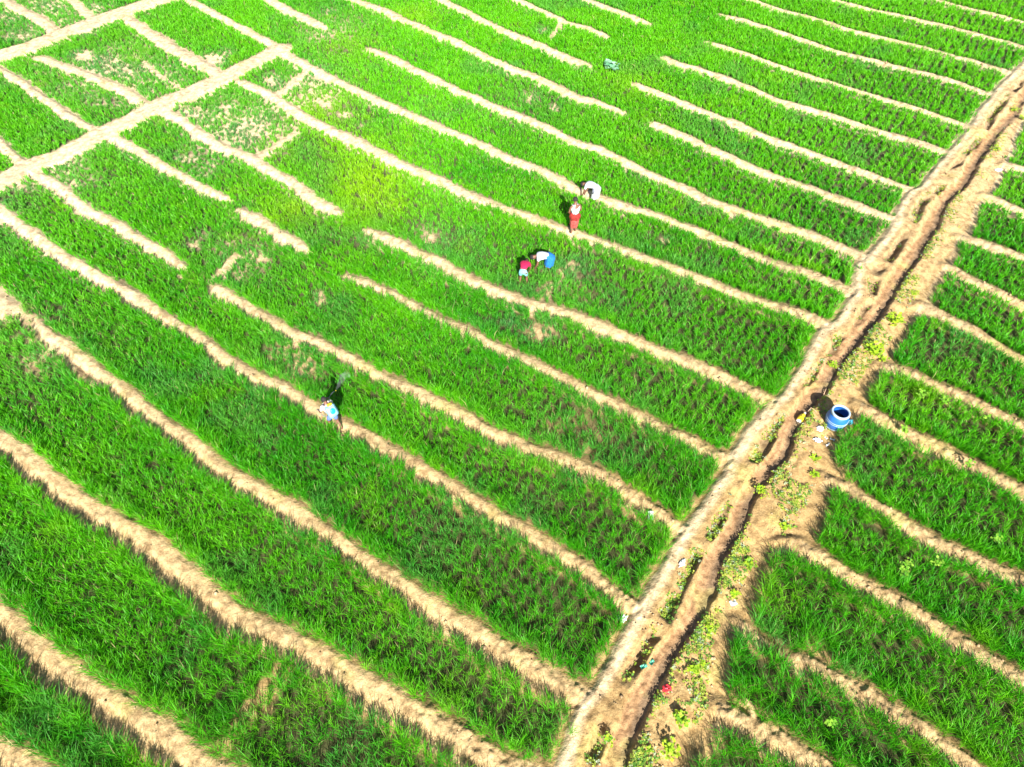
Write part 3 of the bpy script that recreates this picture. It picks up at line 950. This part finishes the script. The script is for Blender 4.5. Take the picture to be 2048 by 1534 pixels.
# ------------------------------------------------------------------ broad-leaved plants
def leaf_fan(n_leaf, r0, r1, size, base, col1, col2, seed, up=.5, stem=.0, rs=None):
    """many bent leaf faces around a centre -> (verts, tri indices, tint)"""
    g = np.random.default_rng(seed)
    V, Fc, Tn = [], [], []
    for i in range(n_leaf):
        a = g.uniform(0, 2 * math.pi)
        el = g.uniform(.15, 1.2)
        d = g.uniform(r0, r1)
        c = np.array([math.cos(a) * math.cos(el) * d, math.sin(a) * math.cos(el) * d, .02 + abs(math.sin(el)) * d * up * 2]) + base
        L_ = size * g.uniform(.6, 1.25)
        W_ = L_ * g.uniform(.38, .55)
        out = np.array([math.cos(a), math.sin(a), g.uniform(-.3, .7)]); out /= np.linalg.norm(out)
        side = np.cross(out, [0, 0, 1]); side /= np.linalg.norm(side)
        upv = np.cross(side, out)
        tip = c + out * L_ * .5 - upv * L_ * .12
        bas = c - out * L_ * .5 - upv * L_ * .05
        k0 = len(V)
        V += [bas, c + side * W_ + upv * L_ * .06, tip, c - side * W_ + upv * L_ * .06, c - upv * L_ * .03]
        Fc += [(k0, k0 + 1, k0 + 4), (k0 + 1, k0 + 2, k0 + 4), (k0 + 2, k0 + 3, k0 + 4), (k0 + 3, k0, k0 + 4)]
        t = g.uniform()
        cc = np.array(col1) * (1 - t) + np.array(col2) * t
        Tn += [cc * g.uniform(.85, 1.15)] * 5
    return V, Fc, Tn


def plant(name, label, cat, px_at, n_leaf, rad, size, c1, c2, seed, group=None, z=.1, h=1.0, lift=0.0):
    x_, y_, z_ = on(*px_at, z)
    t = empty(name, (x_, y_, z_ + lift), 0, label=label, cat=cat, group=group)
    V, Fc, Tn = leaf_fan(n_leaf, rad * .1, rad, size, np.array([0, 0, .02]), c1, c2, seed, .5 * h)
    o = mesh_np('leaves', np.array(V), np.array(Fc).ravel(), np.full(len(Fc), 3), LEAF, np.clip(np.array(Tn), 0, .8), t)
    o['kind'] = 'stuff'
    g = random.Random(seed)
    bms = []
    for k in range(4):
        a = g.uniform(0, 6.28)
        bms.append(tube([(0, 0, -.03), (math.cos(a) * rad * .3, math.sin(a) * rad * .3, rad * .35 * h), (math.cos(a) * rad * .7, math.sin(a) * rad * .7, rad * .6 * h)], [.009, .007, .004], 5))
    obj('stem', joined(bms), STEM, t)
    return t


STEM = simple('stem', (.16, .24, .05), .7)
Y1, Y2 = (.22, .42, .02), (.42, .55, .03)
WEEDS = [
 (1785, 645, 90, .30, .085, Y1, Y2, 'bushy bright yellow-green weed, upper of the two beside the ditch above the barrel'),
 (1745, 705, 90, .28, .085, Y1, Y2, 'spreading yellow-green weed, lower of the two beside the ditch above the barrel'),
 (1766, 722, 26, .15, .07, Y1, Y2, 'small weed tuft just right of the spreading yellow-green weed at the ridge root'),
 (1361, 1440, 60, .19, .07, (.14,.36,.03), Y2, 'leafy green weed left of the lowest right-hand bed, upper of a close pair'),
 (1337, 1500, 70, .21, .07, Y1, Y2, 'leafy yellow-green weed near the bottom edge, lower of a close pair'),
 (1387, 1340, 45, .14, .06, Y1, Y2, 'light green weed on pale ground just above the red bag'),
 (1497, 1130, 60, .17, .06, (.14,.36,.03), Y2, 'green weed on the earth tongue between ditch and a shadowed bed'),
 (1569, 1055, 26, .12, .07, Y1, Y2, 'little light green weed by the heap of trampled earth'),
 (1629, 920, 34, .15, .06, Y1, Y2, 'small weed on bare soil below the litter, upper of two'),
 (1628, 952, 30, .12, .06, Y1, Y2, 'small weed at the root of a ridge below the litter, lower of two'),
 (1664, 733, 40, .16, .06, Y1, Y2, 'narrow yellow-green weed in the strip between the rill and the ditch floor'),
 (1825, 590, 40, .18, .06, Y1, Y2, 'yellow-green weed at a shaded bed corner right of the ditch, far up'),
 (2027, 223, 30, .18, .08, Y1, Y2, 'bright yellow-green weed between rill and channel near the head of the ditch'),
 (2043, 240, 30, .20, .08, Y1, Y2, 'bright weed on the right bank near the head of the ditch'),
 (1992, 300, 36, .17, .07, Y1, Y2, 'pale yellow weed on the right bank beside a shaded bed end'),
 (1298, 1500, 22, .09, .05, (.14,.36,.03), Y2, 'tiny green weed growing in the dark ditch channel near the bottom'),
 (1520, 985, 40, .18, .06, Y1, Y2, 'yellow-green weed on the right lip of the ditch above the trampled heap'),
 (1468, 1190, 34, .14, .06, Y1, Y2, 'weed beside the white flat packet right of the ditch'),
 (1417, 1260, 34, .15, .05, Y1, Y2, 'weed patch above a rounded bed end, right of the ditch'),
 (1404, 1330, 24, .11, .05, Y1, Y2, 'small pale weed between two shaded bed ends right of the ditch'),
 (1215, 1480, 30, .14, .05, (.10,.30,.03), Y2, 'dull green weed on the left bank near the bottom edge'),
]
for i, (wx0, wy0, nl, rd_, sz_, c1, c2, lb) in enumerate(WEEDS):
    plant('weed_plant', lb, 'weed', (wx0, wy0), int(nl * 1.3), rd_ * 1.2, sz_ * 1.2, c1, c2, 40 + i, 'weeds on the ditch banks')
BED_WEEDS = [
 (1835, 800, 'yellow weed standing in the bed behind the barrel, towards its left end'),
 (1880, 812, 'yellow weed in the middle of the bed behind the barrel'),
 (1800, 870, 'light weed in the crop one bed below the bed behind the barrel'),
 (1960, 845, 'pale weed in the bed behind the barrel, close to the right edge'),
 (1803, 1136, 'tall light green weed in the bed beside the trampled heap, upper one'),
 (1796, 1150, 'light green weed in the bed beside the trampled heap, lower one'),
 (1865, 1135, 'small bright weed in the bed right of the trampled heap, beside the ridge'),
 (1982, 1087, 'bright leafy weed at the lower edge of a bed near the right edge'),
 (1650, 1450, 'dull green weed inside the second bed from the bottom right'),
 (1928, 940, 'small bright weed under the ridge right of the barrel'),
]
for i, (wx0, wy0, lb) in enumerate(BED_WEEDS):
    plant('weed_plant', lb, 'weed', (wx0, wy0), 34, .16, .08, (.16, .42, .03), (.34, .55, .06), 80 + i, 'weeds standing in the crop', z=.2, h=1.5, lift=.18)
# broad-leaved bluish plant on its own patch of soil
plant('cabbage_plant', 'broad-leaved blue-green plant standing alone in the far crop', 'plant', (1221, 141), 46, .42, .26, (.16, .42, .22), (.34, .58, .38), 99, z=.1, h=.9, lift=.10)


# low weeds nobody could count, along the rill and the lips of the ditch
def ground_cover():
    g = np.random.default_rng(5)
    n_ = 110000
    px0 = g.uniform(1080, 2120, n_); py0 = g.uniform(60, 1600, n_)
    P = np.array([at(a, b, .08) for a, b in zip(px0, py0)])
    X_, Y_ = P[:, 0], P[:, 1]
    # even in the field, not in the picture
    dens = (np.hypot(np.hypot(X_, Y_), CAM_H) / 40.0) ** 3
    Ly = layout(X_, Y_)
    cl = fbm(X_, Y_, 1.1, 3, 301)
    lip = np.exp(-((Ly['sdc'] - .16) / .16) ** 2)
    rl = sstep(.0, .4, Ly['rill'])
    mid = (Ly['sdc'] < -.75) * (Ly['dl'] > .5)
    right = (Ly['sdc'] > .1) * (Ly['dr'] > .25)
    p = (lip * .8 + rl * .9 + mid * .45 * sstep(-.1, .3, cl) + right * .6 * sstep(.0, .35, cl)) * sstep(-.35, .25, cl)
    k = Ly['ins'] & (g.random(n_) < p * np.clip(dens * 6 + .15, 0, 1)) & (Ly['cut'] < .6)
    return X_[k], Y_[k], Ly['H'][k], cl[k]


gx_, gy_, gz_, gc_ = ground_cover()
V_, F_, T_ = [], [], []
g = np.random.default_rng(9)
for a, b, c, d in zip(gx_, gy_, gz_, gc_):
    q = g.random()
    c1, c2 = ((.20, .34, .03), (.46, .50, .08)) if q < .55 else (((.28, .36, .20), (.50, .55, .36)) if q < .66 else ((.08, .22, .03), (.18, .34, .05)))
    v, f, t = leaf_fan(6, .01, .07, .045, np.array([a, b, c]), c1, c2, int(g.integers(1 << 30)), .45)
    k0 = len(V_)
    V_ += v; T_ += t
    F_ += [(i + k0, j + k0, k + k0) for i, j, k in f]
tag(mesh_np('low_weeds', np.array(V_), np.array(F_).ravel(), np.full(len(F_), 3), LEAF, np.clip(np.array(T_), 0, .8)),
    'scattered low pale and yellow-green weeds along the ditch banks', 'weeds', None, 'stuff')

# clods and crumbs of earth on the ridges and banks
gcl = np.random.default_rng(12)
n_ = 60000
X_ = gcl.uniform(-30, 32, n_); Y_ = gcl.uniform(2.5, 42, n_)
Lc = layout(X_, Y_)
kk = ((Lc['owner'] >= 0) & (Lc['owner'] < 200) & (fbm(X_, Y_, .9, 3, 401) > .05) & (X_ * .8 - (Y_ - 10) * .55 > .5)) | (Lc['ins'] & (fbm(X_, Y_, 1.2, 3, 402) > .1) & (Lc['cut'] < .3))
kk |= (Lc['owner'] >= 0) & (Lc['owner'] < 200) & (gcl.random(n_) < .12)
X_, Y_, Z_ = X_[kk], Y_[kk], Lc['H'][kk]
oct_ = np.array([(1, 0, 0), (0, 1, 0), (-1, 0, 0), (0, -1, 0), (0, 0, 1), (0, 0, -.6)], float)
of = np.array([(0, 1, 4), (1, 2, 4), (2, 3, 4), (3, 0, 4), (1, 0, 5), (2, 1, 5), (3, 2, 5), (0, 3, 5)])
ncl = len(X_)
rad_ = gcl.uniform(.010, .036, ncl) * np.where(gcl.random(ncl) < .12, 2.0, 1)
VV_ = (oct_[None] * gcl.uniform(.6, 1.3, (ncl, 6, 1))) * rad_[:, None, None] * np.array([1, 1, .8])
VV_ += np.column_stack([X_, Y_, Z_ + rad_ * .3])[:, None, :]
FF_ = (np.arange(ncl)[:, None, None] * 6 + of[None]).reshape(-1)
cc_ = np.repeat((np.array([.46, .33, .19])[None] * gcl.uniform(.65, 1.15, (ncl, 1))), 6, 0)
tag(mesh_np('earth_clods', VV_.reshape(-1, 3), FF_, np.full(ncl * 8, 3), SOIL, cc_), 'loose earth clods strewn over the ridges and ditch banks', 'earth clods', None, 'stuff')
print('weeds', len(F_), 'clods', ncl * 8)


# ------------------------------------------------------------------ people
SKINM = simple('skin', (.15, .07, .042), .55, .08, 12)
SKINL = simple('skin_sunlit', (.42, .24, .16), .55, .08, 12)
HAIR = simple('hair', (.012, .010, .009), .85, .2, 30)
EYE = simple('eye', (.6, .6, .58), .3, .02, 10)
LIP = simple('lip', (.25, .08, .07), .5, .05, 10)


def cloth(name, rgb, n_=.12):
    return simple(name, rgb, .9, n_, 14, .3)


def hand(V, E_, Rr, wrist, elbow, s=1.0, curl=.6):
    """palm, four fingers and a thumb growing from the wrist vertex"""
    w, e = Vector(V[wrist]), Vector(V[elbow])
    d = (w - e).normalized()
    side = d.cross(Vector((0, 0, 1)))
    if side.length < .2: side = d.cross(Vector((1, 0, 0)))
    side.normalize()
    nrm = side.cross(d).normalized()
    palm = len(V); V.append(w + d * .055 * s); Rr.append((.036 * s, .018 * s)); E_.append((wrist, palm))
    for k, (off, ln) in enumerate(((-.028, .070), (-.010, .082), (.010, .078), (.028, .062))):
        a = len(V); V.append(w + d * .095 * s + side * off * s); Rr.append(.0095 * s); E_.append((palm, a))
        b = len(V); V.append(w + d * (.095 + ln * .5) * s + side * off * 1.15 * s - nrm * curl * .018 * s); Rr.append(.0085 * s); E_.append((a, b))
        c = len(V); V.append(w + d * (.095 + ln * .85) * s + side * off * 1.2 * s - nrm * curl * .050 * s); Rr.append(.0075 * s); E_.append((b, c))
    a = len(V); V.append(w + d * .040 * s + side * .045 * s - nrm * .008 * s); Rr.append(.011 * s); E_.append((palm, a))
    b = len(V); V.append(w + d * .072 * s + side * .066 * s - nrm * .026 * s); Rr.append(.009 * s); E_.append((a, b))


def person(label, px_at, rz, J, skinm, s=1.0, z=.12, group='people working in the field', sink=0):
    """J: joints in metres, +X forward, +Y left. Body grows as one surface; returns (empty, frame of the head)"""
    x_, y_, z_ = on(*px_at, z)
    root = empty('person', (x_, y_, z_ - sink), rz, label=label, cat='person', group=group)
    root.scale = (s, s, s)
    V, E_, Rr = [], [], []

    def add(p, r_, parent=None):
        V.append(Vector(p)); Rr.append(r_)
        if parent is not None: E_.append((parent, len(V) - 1))
        return len(V) - 1
    pel = add(J['pelvis'], (.14, .11))
    wa = add(J['waist'], (.125, .095), pel)
    ch = add(J['chest'], (.150, .11), wa)
    nb_ = add(J['neck0'], (.075, .07), ch)
    nk = add(J['neck'], .050, nb_)
    h1 = add(Vector(J['neck']).lerp(Vector(J['head']), .45), .066, nk)
    h2 = add(J['head'], .088, h1)
    hd = (Vector(J['head']) - Vector(J['neck'])).normalized()
    h3 = add(Vector(J['head']) + hd * .075, .070, h2)
    for sgn, sd_ in ((1, 'L'), (-1, 'R')):
        shd = add(J['sh' + sd_], .052, ch)
        el = add(J['el' + sd_], .040, shd)
        wr = add(J['wr' + sd_], .027, el)
        hand(V, E_, Rr, wr, el)
        hp = add(J['hip' + sd_], .088, pel)
        kn = add(J['kn' + sd_], .058, hp)
        cf = add(Vector(J['kn' + sd_]).lerp(Vector(J['an' + sd_]), .35), .055, kn)
        an = add(J['an' + sd_], .036, cf)
        fd = Vector(J.get('toe' + sd_, (1, 0, 0))).normalized()
        hl = Vector(J['an' + sd_])
        f1 = add(hl + fd * .08 + Vector((0, 0, -.045)), (.038, .026), an)
        f2 = add(hl + fd * .16 + Vector((0, 0, -.058)), (.036, .018), f1)
    body = skin(V, E_, Rr)
    # face: nose, ears, jaw belong to the body's surface; eyes and mouth are small pieces of it
    f = Vector(J['face']).normalized()
    side = hd.cross(f).normalized()
    f = side.cross(hd).normalized()
    rot = Matrix((f, side, hd)).transposed().to_4x4()
    H0 = Vector(J['head'])
    bits = [body, ball(H0 + f * .094 - hd * .018, (.020, .014, .026), 1, rot), ball(H0 + f * .050 - hd * .070, (.045, .045, .035), 2, rot)]
    for q in (1, -1):
        bits.append(ball(H0 + side * .088 * q - hd * .01, (.018, .010, .030), 1, rot))
    obj('body', joined(bits), skinm, root)
    for q in (1, -1):
        obj('eye', ball(H0 + f * .082 + side * .032 * q + hd * .012, (.010, .014, .009), 1, rot), EYE, root)
    obj('mouth', ball(H0 + f * .088 - hd * .058, (.008, .024, .007), 1, rot), LIP, root)
    # hair: a cap over crown, back and sides, cut at the brow
    hb_ = ball(H0 + hd * .018 - f * .012, (.104, .100, .108), 3, rot)
    dele = [v for v in hb_.verts if (v.co - H0).dot(f) > .045 and (v.co - H0).dot(hd) < .055 or (v.co - H0).dot(hd) < -.05]
    bmesh.ops.delete(hb_, geom=dele, context='VERTS')
    for v in hb_.verts:
        v.co += (v.co - H0).normalized() * random.uniform(-.004, .006)
    obj('hair', hb_, HAIR, root)
    return root


def shirt(J, root, mat, sleeve=.5, name='shirt', hem=.0, grow=1.0):
    V, E_, Rr = [], [], []
    def add(p, r_, parent=None):
        V.append(Vector(p)); Rr.append(r_)
        if parent is not None: E_.append((parent, len(V) - 1))
        return len(V) - 1
    P_, W_, C_ = Vector(J['pelvis']), Vector(J['waist']), Vector(J['chest'])
    ch = add(C_, (.178 * grow, .138 * grow))
    wa = add(W_, (.155 * grow, .122 * grow), ch)
    add(W_.lerp(P_, .75 + hem), (.162 * grow, .132 * grow), wa)
    add(Vector(J['neck0']), (.095, .09), ch)
    for sd_ in 'LR':
        sh = add(J['sh' + sd_], .070, ch)
        if sleeve > 0:
            add(Vector(J['sh' + sd_]).lerp(Vector(J['el' + sd_]), sleeve), .062, sh)
    obj(name, skin(V, E_, Rr), mat, root)


def shorts(J, root, mat, t=.75, name='shorts', r0=.115, r1=.088):
    V, E_, Rr = [], [], []
    V.append(Vector(J['pelvis'])); Rr.append((.155, .13))
    V.append(Vector(J['pelvis']).lerp(Vector(J['waist']), .45)); Rr.append((.14, .115)); E_.append((0, 1))
    for sd_ in 'LR':
        V.append(Vector(J['hip' + sd_])); Rr.append(r0); E_.append((0, len(V) - 1))
        V.append(Vector(J['hip' + sd_]).lerp(Vector(J['kn' + sd_]), t)); Rr.append(r1); E_.append((len(V) - 2, len(V) - 1))
    obj(name, skin(V, E_, Rr), mat, root)


def wrap_skirt(rings, root, mat, name='lungi', folds=7, depth=.07):
    """a wrapped cloth: rings of (centre, rx, ry), folds deepening to the hem"""
    bm = bmesh.new()
    seg = 42
    rr = []
    for q, (c, rx, ry) in enumerate(rings):
        k_ = q / (len(rings) - 1)
        rr.append([bm.verts.new((c[0] + rx * (1 + depth * k_ * math.sin(a * folds + q * .4)) * math.cos(a), c[1] + ry * (1 + depth * k_ * math.sin(a * folds + q * .4)) * math.sin(a), c[2]))
                   for a in (2 * math.pi * i / seg for i in range(seg))])
    for a, b in zip(rr, rr[1:]):
        for i in range(seg):
            bm.faces.new((a[i], a[(i + 1) % seg], b[(i + 1) % seg], b[i]))
    c, rx, ry = rings[0]
    bm.faces.new(rr[0][::-1])
    bmesh.ops.recalc_face_normals(bm, faces=bm.faces)
    return obj(name, bm, mat, root)


WHITEC = cloth('white_cotton', (.46, .47, .52), .10)
REDC = cloth('red_check', (.24, .014, .010), .6)
PINKC = cloth('faded_red_cotton', (.34, .055, .045), .4)
WHITEL = cloth('white_lungi_cotton', (.36, .38, .40), .25)
BLUEC = cloth('blue_cotton', (.006, .13, .40), .35)
MAG = cloth('magenta_cotton', (.36, .003, .05), .2)
AQUA = cloth('pale_aqua_cotton', (.16, .42, .44), .2)
LILAC = cloth('periwinkle_cotton', (.10, .16, .42), .2)
CREAM = cloth('cream_cotton', (.50, .45, .40), .1)
GREYC = cloth('grey_cotton', (.13, .14, .18), .1)

# 1: standing, back to the camera, white vest and red wrapped cloth tucked up
J = dict(pelvis=(0, 0, .93), waist=(.0, 0, 1.08), chest=(.03, 0, 1.28), neck0=(.04, 0, 1.43), neck=(.06, 0, 1.49), head=(.10, 0, 1.60), face=(1, .25, -.45),
         shL=(.03, .19, 1.38), elL=(.02, .27, 1.13), wrL=(.20, .20, .99), shR=(.03, -.19, 1.38), elR=(-.01, -.25, 1.12), wrR=(.16, -.18, .96),
         hipL=(0, .095, .88), knL=(.03, .10, .49), anL=(-.02, .12, .09), hipR=(0, -.095, .88), knR=(.06, -.09, .49), anR=(.05, -.10, .09))
p = person('person standing on a ridge in white vest and tucked-up red wrapped cloth', (1147, 467), R(112), J, SKINM, .89)
shirt(J, p, WHITEC, 0, 'vest')
wrap_skirt([((0, 0, 1.04), .155, .16), ((.0, 0, .96), .20, .215), ((.01, 0, .86), .215, .23), ((.02, 0, .78), .20, .21), ((.03, 0, .74), .17, .19)], p, REDC, 'tucked_cloth', 6, .12)
wrap_skirt([((.01, 0, .82), .17, .185), ((.02, 0, .66), .175, .185), ((.02, 0, .48), .165, .18), ((.03, 0, .34), .13, .15)], p, PINKC, 'lungi', 7, .10)
obj('cloth_bundle', joined([ball((.19, .04, .93), (.08, .15, .07), 2), ball((.17, -.12, .88), (.07, .08, .08), 2)]), REDC, p)


def stooping(fwd=.42, drop=0.0):
    return dict(pelvis=(-.12, 0, .86 - drop), waist=(.03, 0, .95 - drop), chest=(.24, 0, .96 - drop), neck0=(.38, 0, .93 - drop), neck=(.44, 0, .91 - drop), head=(.54, 0, .85 - drop), face=(.5, 0, -.9),
                shL=(.33, .18, .91 - drop), elL=(.37, .22, .64 - drop), wrL=(.46, .14, .42 - drop), shR=(.33, -.18, .91 - drop), elR=(.36, -.22, .63 - drop), wrR=(.44, -.13, .40 - drop),
                hipL=(-.12, .10, .80 - drop), knL=(-.02, .13, .45 - drop * .4), anL=(-.10, .14, .09), hipR=(-.12, -.10, .80 - drop), knR=(.03, -.13, .45 - drop * .4), anR=(-.02, -.14, .09))


# 2: stooping on the ridge behind the first, white shirt and white wrapped cloth
J = stooping(drop=.16)
p = person('person in white shirt and white wrapped cloth stooping on the ridge behind the standing one', (1186, 402), R(150), J, SKINM, .88)
shirt(J, p, WHITEC, .55)
wrap_skirt([((-.04, 0, .83), .13, .15), ((-.12, 0, .72), .18, .19), ((-.11, 0, .60), .18, .20), ((-.09, 0, .45), .175, .20), ((-.08, 0, .25), .18, .21)], p, WHITEL)
obj('sash', joined([tube([(-.02, .17, .76), (-.05, .19, .64), (-.02, .20, .52)], [.05, .06, .04], 10)]), GREYC, p)

# 3: stooping in the crop, white shirt, blue wrapped cloth
J = stooping(drop=.26)
p = person('person in white shirt and blue wrapped cloth stooping in the crop, facing the magenta one', (1093, 538), R(178), J, SKINM, .90, z=.05)
shirt(J, p, WHITEC, .45, hem=-.1)
wrap_skirt([((-.02, 0, .74), .13, .16), ((-.12, 0, .64), .19, .20), ((-.12, 0, .55), .19, .21), ((-.10, 0, .40), .18, .21), ((-.09, 0, .26), .18, .22)], p, BLUEC)

# 4: smaller, stooping away from the camera, magenta top, pale aqua shorts
J = stooping()
p = person('smaller person in magenta top and pale aqua shorts stooping in the crop', (1047, 568), R(76), J, SKINM, .80, z=.05)
shirt(J, p, MAG, .6, 'top', hem=.05)
shorts(J, p, AQUA, .8)

# 5: walking, leaning forward, turquoise knapsack sprayer
J = dict(pelvis=(-.08, 0, .90), waist=(-.04, 0, 1.04), chest=(.03, 0, 1.22), neck0=(.08, 0, 1.34), neck=(.11, 0, 1.40), head=(.17, 0, 1.50), face=(1, .1, -.5),
         shL=(.12, .19, 1.29), elL=(.16, .26, 1.03), wrL=(.36, .22, .93), shR=(.12, -.19, 1.29), elR=(.20, -.28, 1.05), wrR=(.42, -.30, 1.02),
         hipL=(-.08, .095, .85), knL=(.10, .11, .50), anL=(.06, .12, .09), hipR=(-.08, -.095, .85), knR=(-.10, -.10, .47), anR=(-.32, -.10, .13))
p = person('person in cream shirt and periwinkle shorts walking with a sprayer on the back', (671, 855), R(138), J, SKINM, .80)
shirt(J, p, CREAM, .75)
shorts(J, p, LILAC, .85)
TURQ = simple('turquoise_plastic', (.008, .30, .36), .35, .08, 6)
TURL = simple('pale_turquoise_plastic', (.20, .42, .50), .35, .06, 6)
# the sprayer the person carries: a thing of its own
x_, y_, z_ = p.location
spr = empty('knapsack_sprayer', (x_, y_, z_), p.rotation_euler.z, label='turquoise knapsack sprayer with yellow lid on the back of the walking person', cat='sprayer')
spr.scale = (.80, .80, .80)
bm = bmesh.new()
bmesh.ops.create_cube(bm, size=1)
bmesh.ops.subdivide_edges(bm, edges=bm.edges, cuts=3, use_grid_fill=True)
for v in bm.verts:
    v.co.x *= .19 * (1 - .15 * abs(v.co.y * 2) ** 2); v.co.y *= .36; v.co.z *= .44
    v.co.x += .02 * math.sin(v.co.z * 7)
bmesh.ops.bevel(bm, geom=[e for e in bm.edges if e.calc_face_angle(0) > .7], offset=.03, segments=2, affect='EDGES')
tilt = Matrix.Translation((-.16, 0, 1.16)) @ Matrix.Rotation(R(24), 4, 'Y')
bmesh.ops.transform(bm, matrix=tilt, verts=bm.verts)
obj('tank', bm, TURL, spr)
bm = ball((0, 0, 0), (.035, .10, .13), 2)
bmesh.ops.transform(bm, matrix=tilt @ Matrix.Translation((-.085, 0, 0)), verts=bm.verts)
obj('label_panel', bm, TURQ, spr)
bm, _ = lathe([(.0, .0), (.085, .0), (.092, .012), (.092, .05), (.08, .065), (0, .07)], 24)
bmesh.ops.transform(bm, matrix=tilt @ Matrix.Translation((0, -.04, .222)), verts=bm.verts)
obj('lid', bm, YEL, spr)
for sgn in (1, -1):
    obj('strap', tube([(-.02, .11 * sgn, 1.30), (.08, .13 * sgn, 1.40), (.17, .13 * sgn, 1.27), (.13, .14 * sgn, 1.12), (.02, .16 * sgn, 1.00)], [.012, .02, .02, .02, .012], 6), GREYC, spr)
obj('pump_lever', tube([(-.10, .19, .96), (.05, .27, .95), (.36, .24, .95), (.43, .24, .96)], [.010, .010, .010, .014], 7), GREYC, spr)
obj('hose', tube([(-.12, -.19, .98), (-.02, -.30, .86), (.22, -.34, .88), (.44, -.32, 1.0)], [.009] * 4, 7), GREYC, spr)
obj('lance', tube([(.40, -.30, 1.0), (.48, -.34, 1.03), (.60, -.60, .98), (.63, -.74, .92)], [.012, .010, .007, .007], 7), GREYC, spr)
obj('nozzle', ball((.635, -.755, .91), (.018, .018, .018), 1), YEL, spr)
# spray drifting from the nozzle: a small volume of thin mist
wm = Matrix.Translation(spr.location) @ Matrix.Rotation(spr.rotation_euler.z, 4, 'Z') @ Matrix.Scale(.80, 4)
tip = wm @ Vector((.635, -.755, .91))
m = bpy.data.materials.new('spray_mist'); m.use_nodes = True
N = m.node_tree.nodes; Lk = m.node_tree.links
N.remove(N['Principled BSDF'])
vol = N.new('ShaderNodeVolumePrincipled'); vol.inputs['Color'].default_value = (.92, .97, 1, 1)
tn = N.new('ShaderNodeTexNoise'); tn.inputs['Scale'].default_value = 4; tn.inputs['Detail'].default_value = 3
gm = N.new('ShaderNodeNewGeometry'); Lk.new(gm.outputs['Position'], tn.inputs['Vector'])
mr = N.new('ShaderNodeMapRange'); mr.inputs['From Min'].default_value = .42; mr.inputs['From Max'].default_value = .68; mr.inputs['To Max'].default_value = 1.6
Lk.new(tn.outputs['Fac'], mr.inputs['Value']); Lk.new(mr.outputs[0], vol.inputs['Density'])
Lk.new(vol.outputs[0], N['Material Output'].inputs['Volume'])
bm = tube([(0, 0, 0), (.03, .15, -.02), (.08, .34, -.06), (.14, .55, -.10), (.20, .75, -.14)], [.015, .05, .10, .16, .11], 14)
mist = obj('mist', bm, m, None, loc=tip)
tag(mist, 'faint whitish spray drifting over the crop from the sprayer lance', 'mist', None, 'stuff')
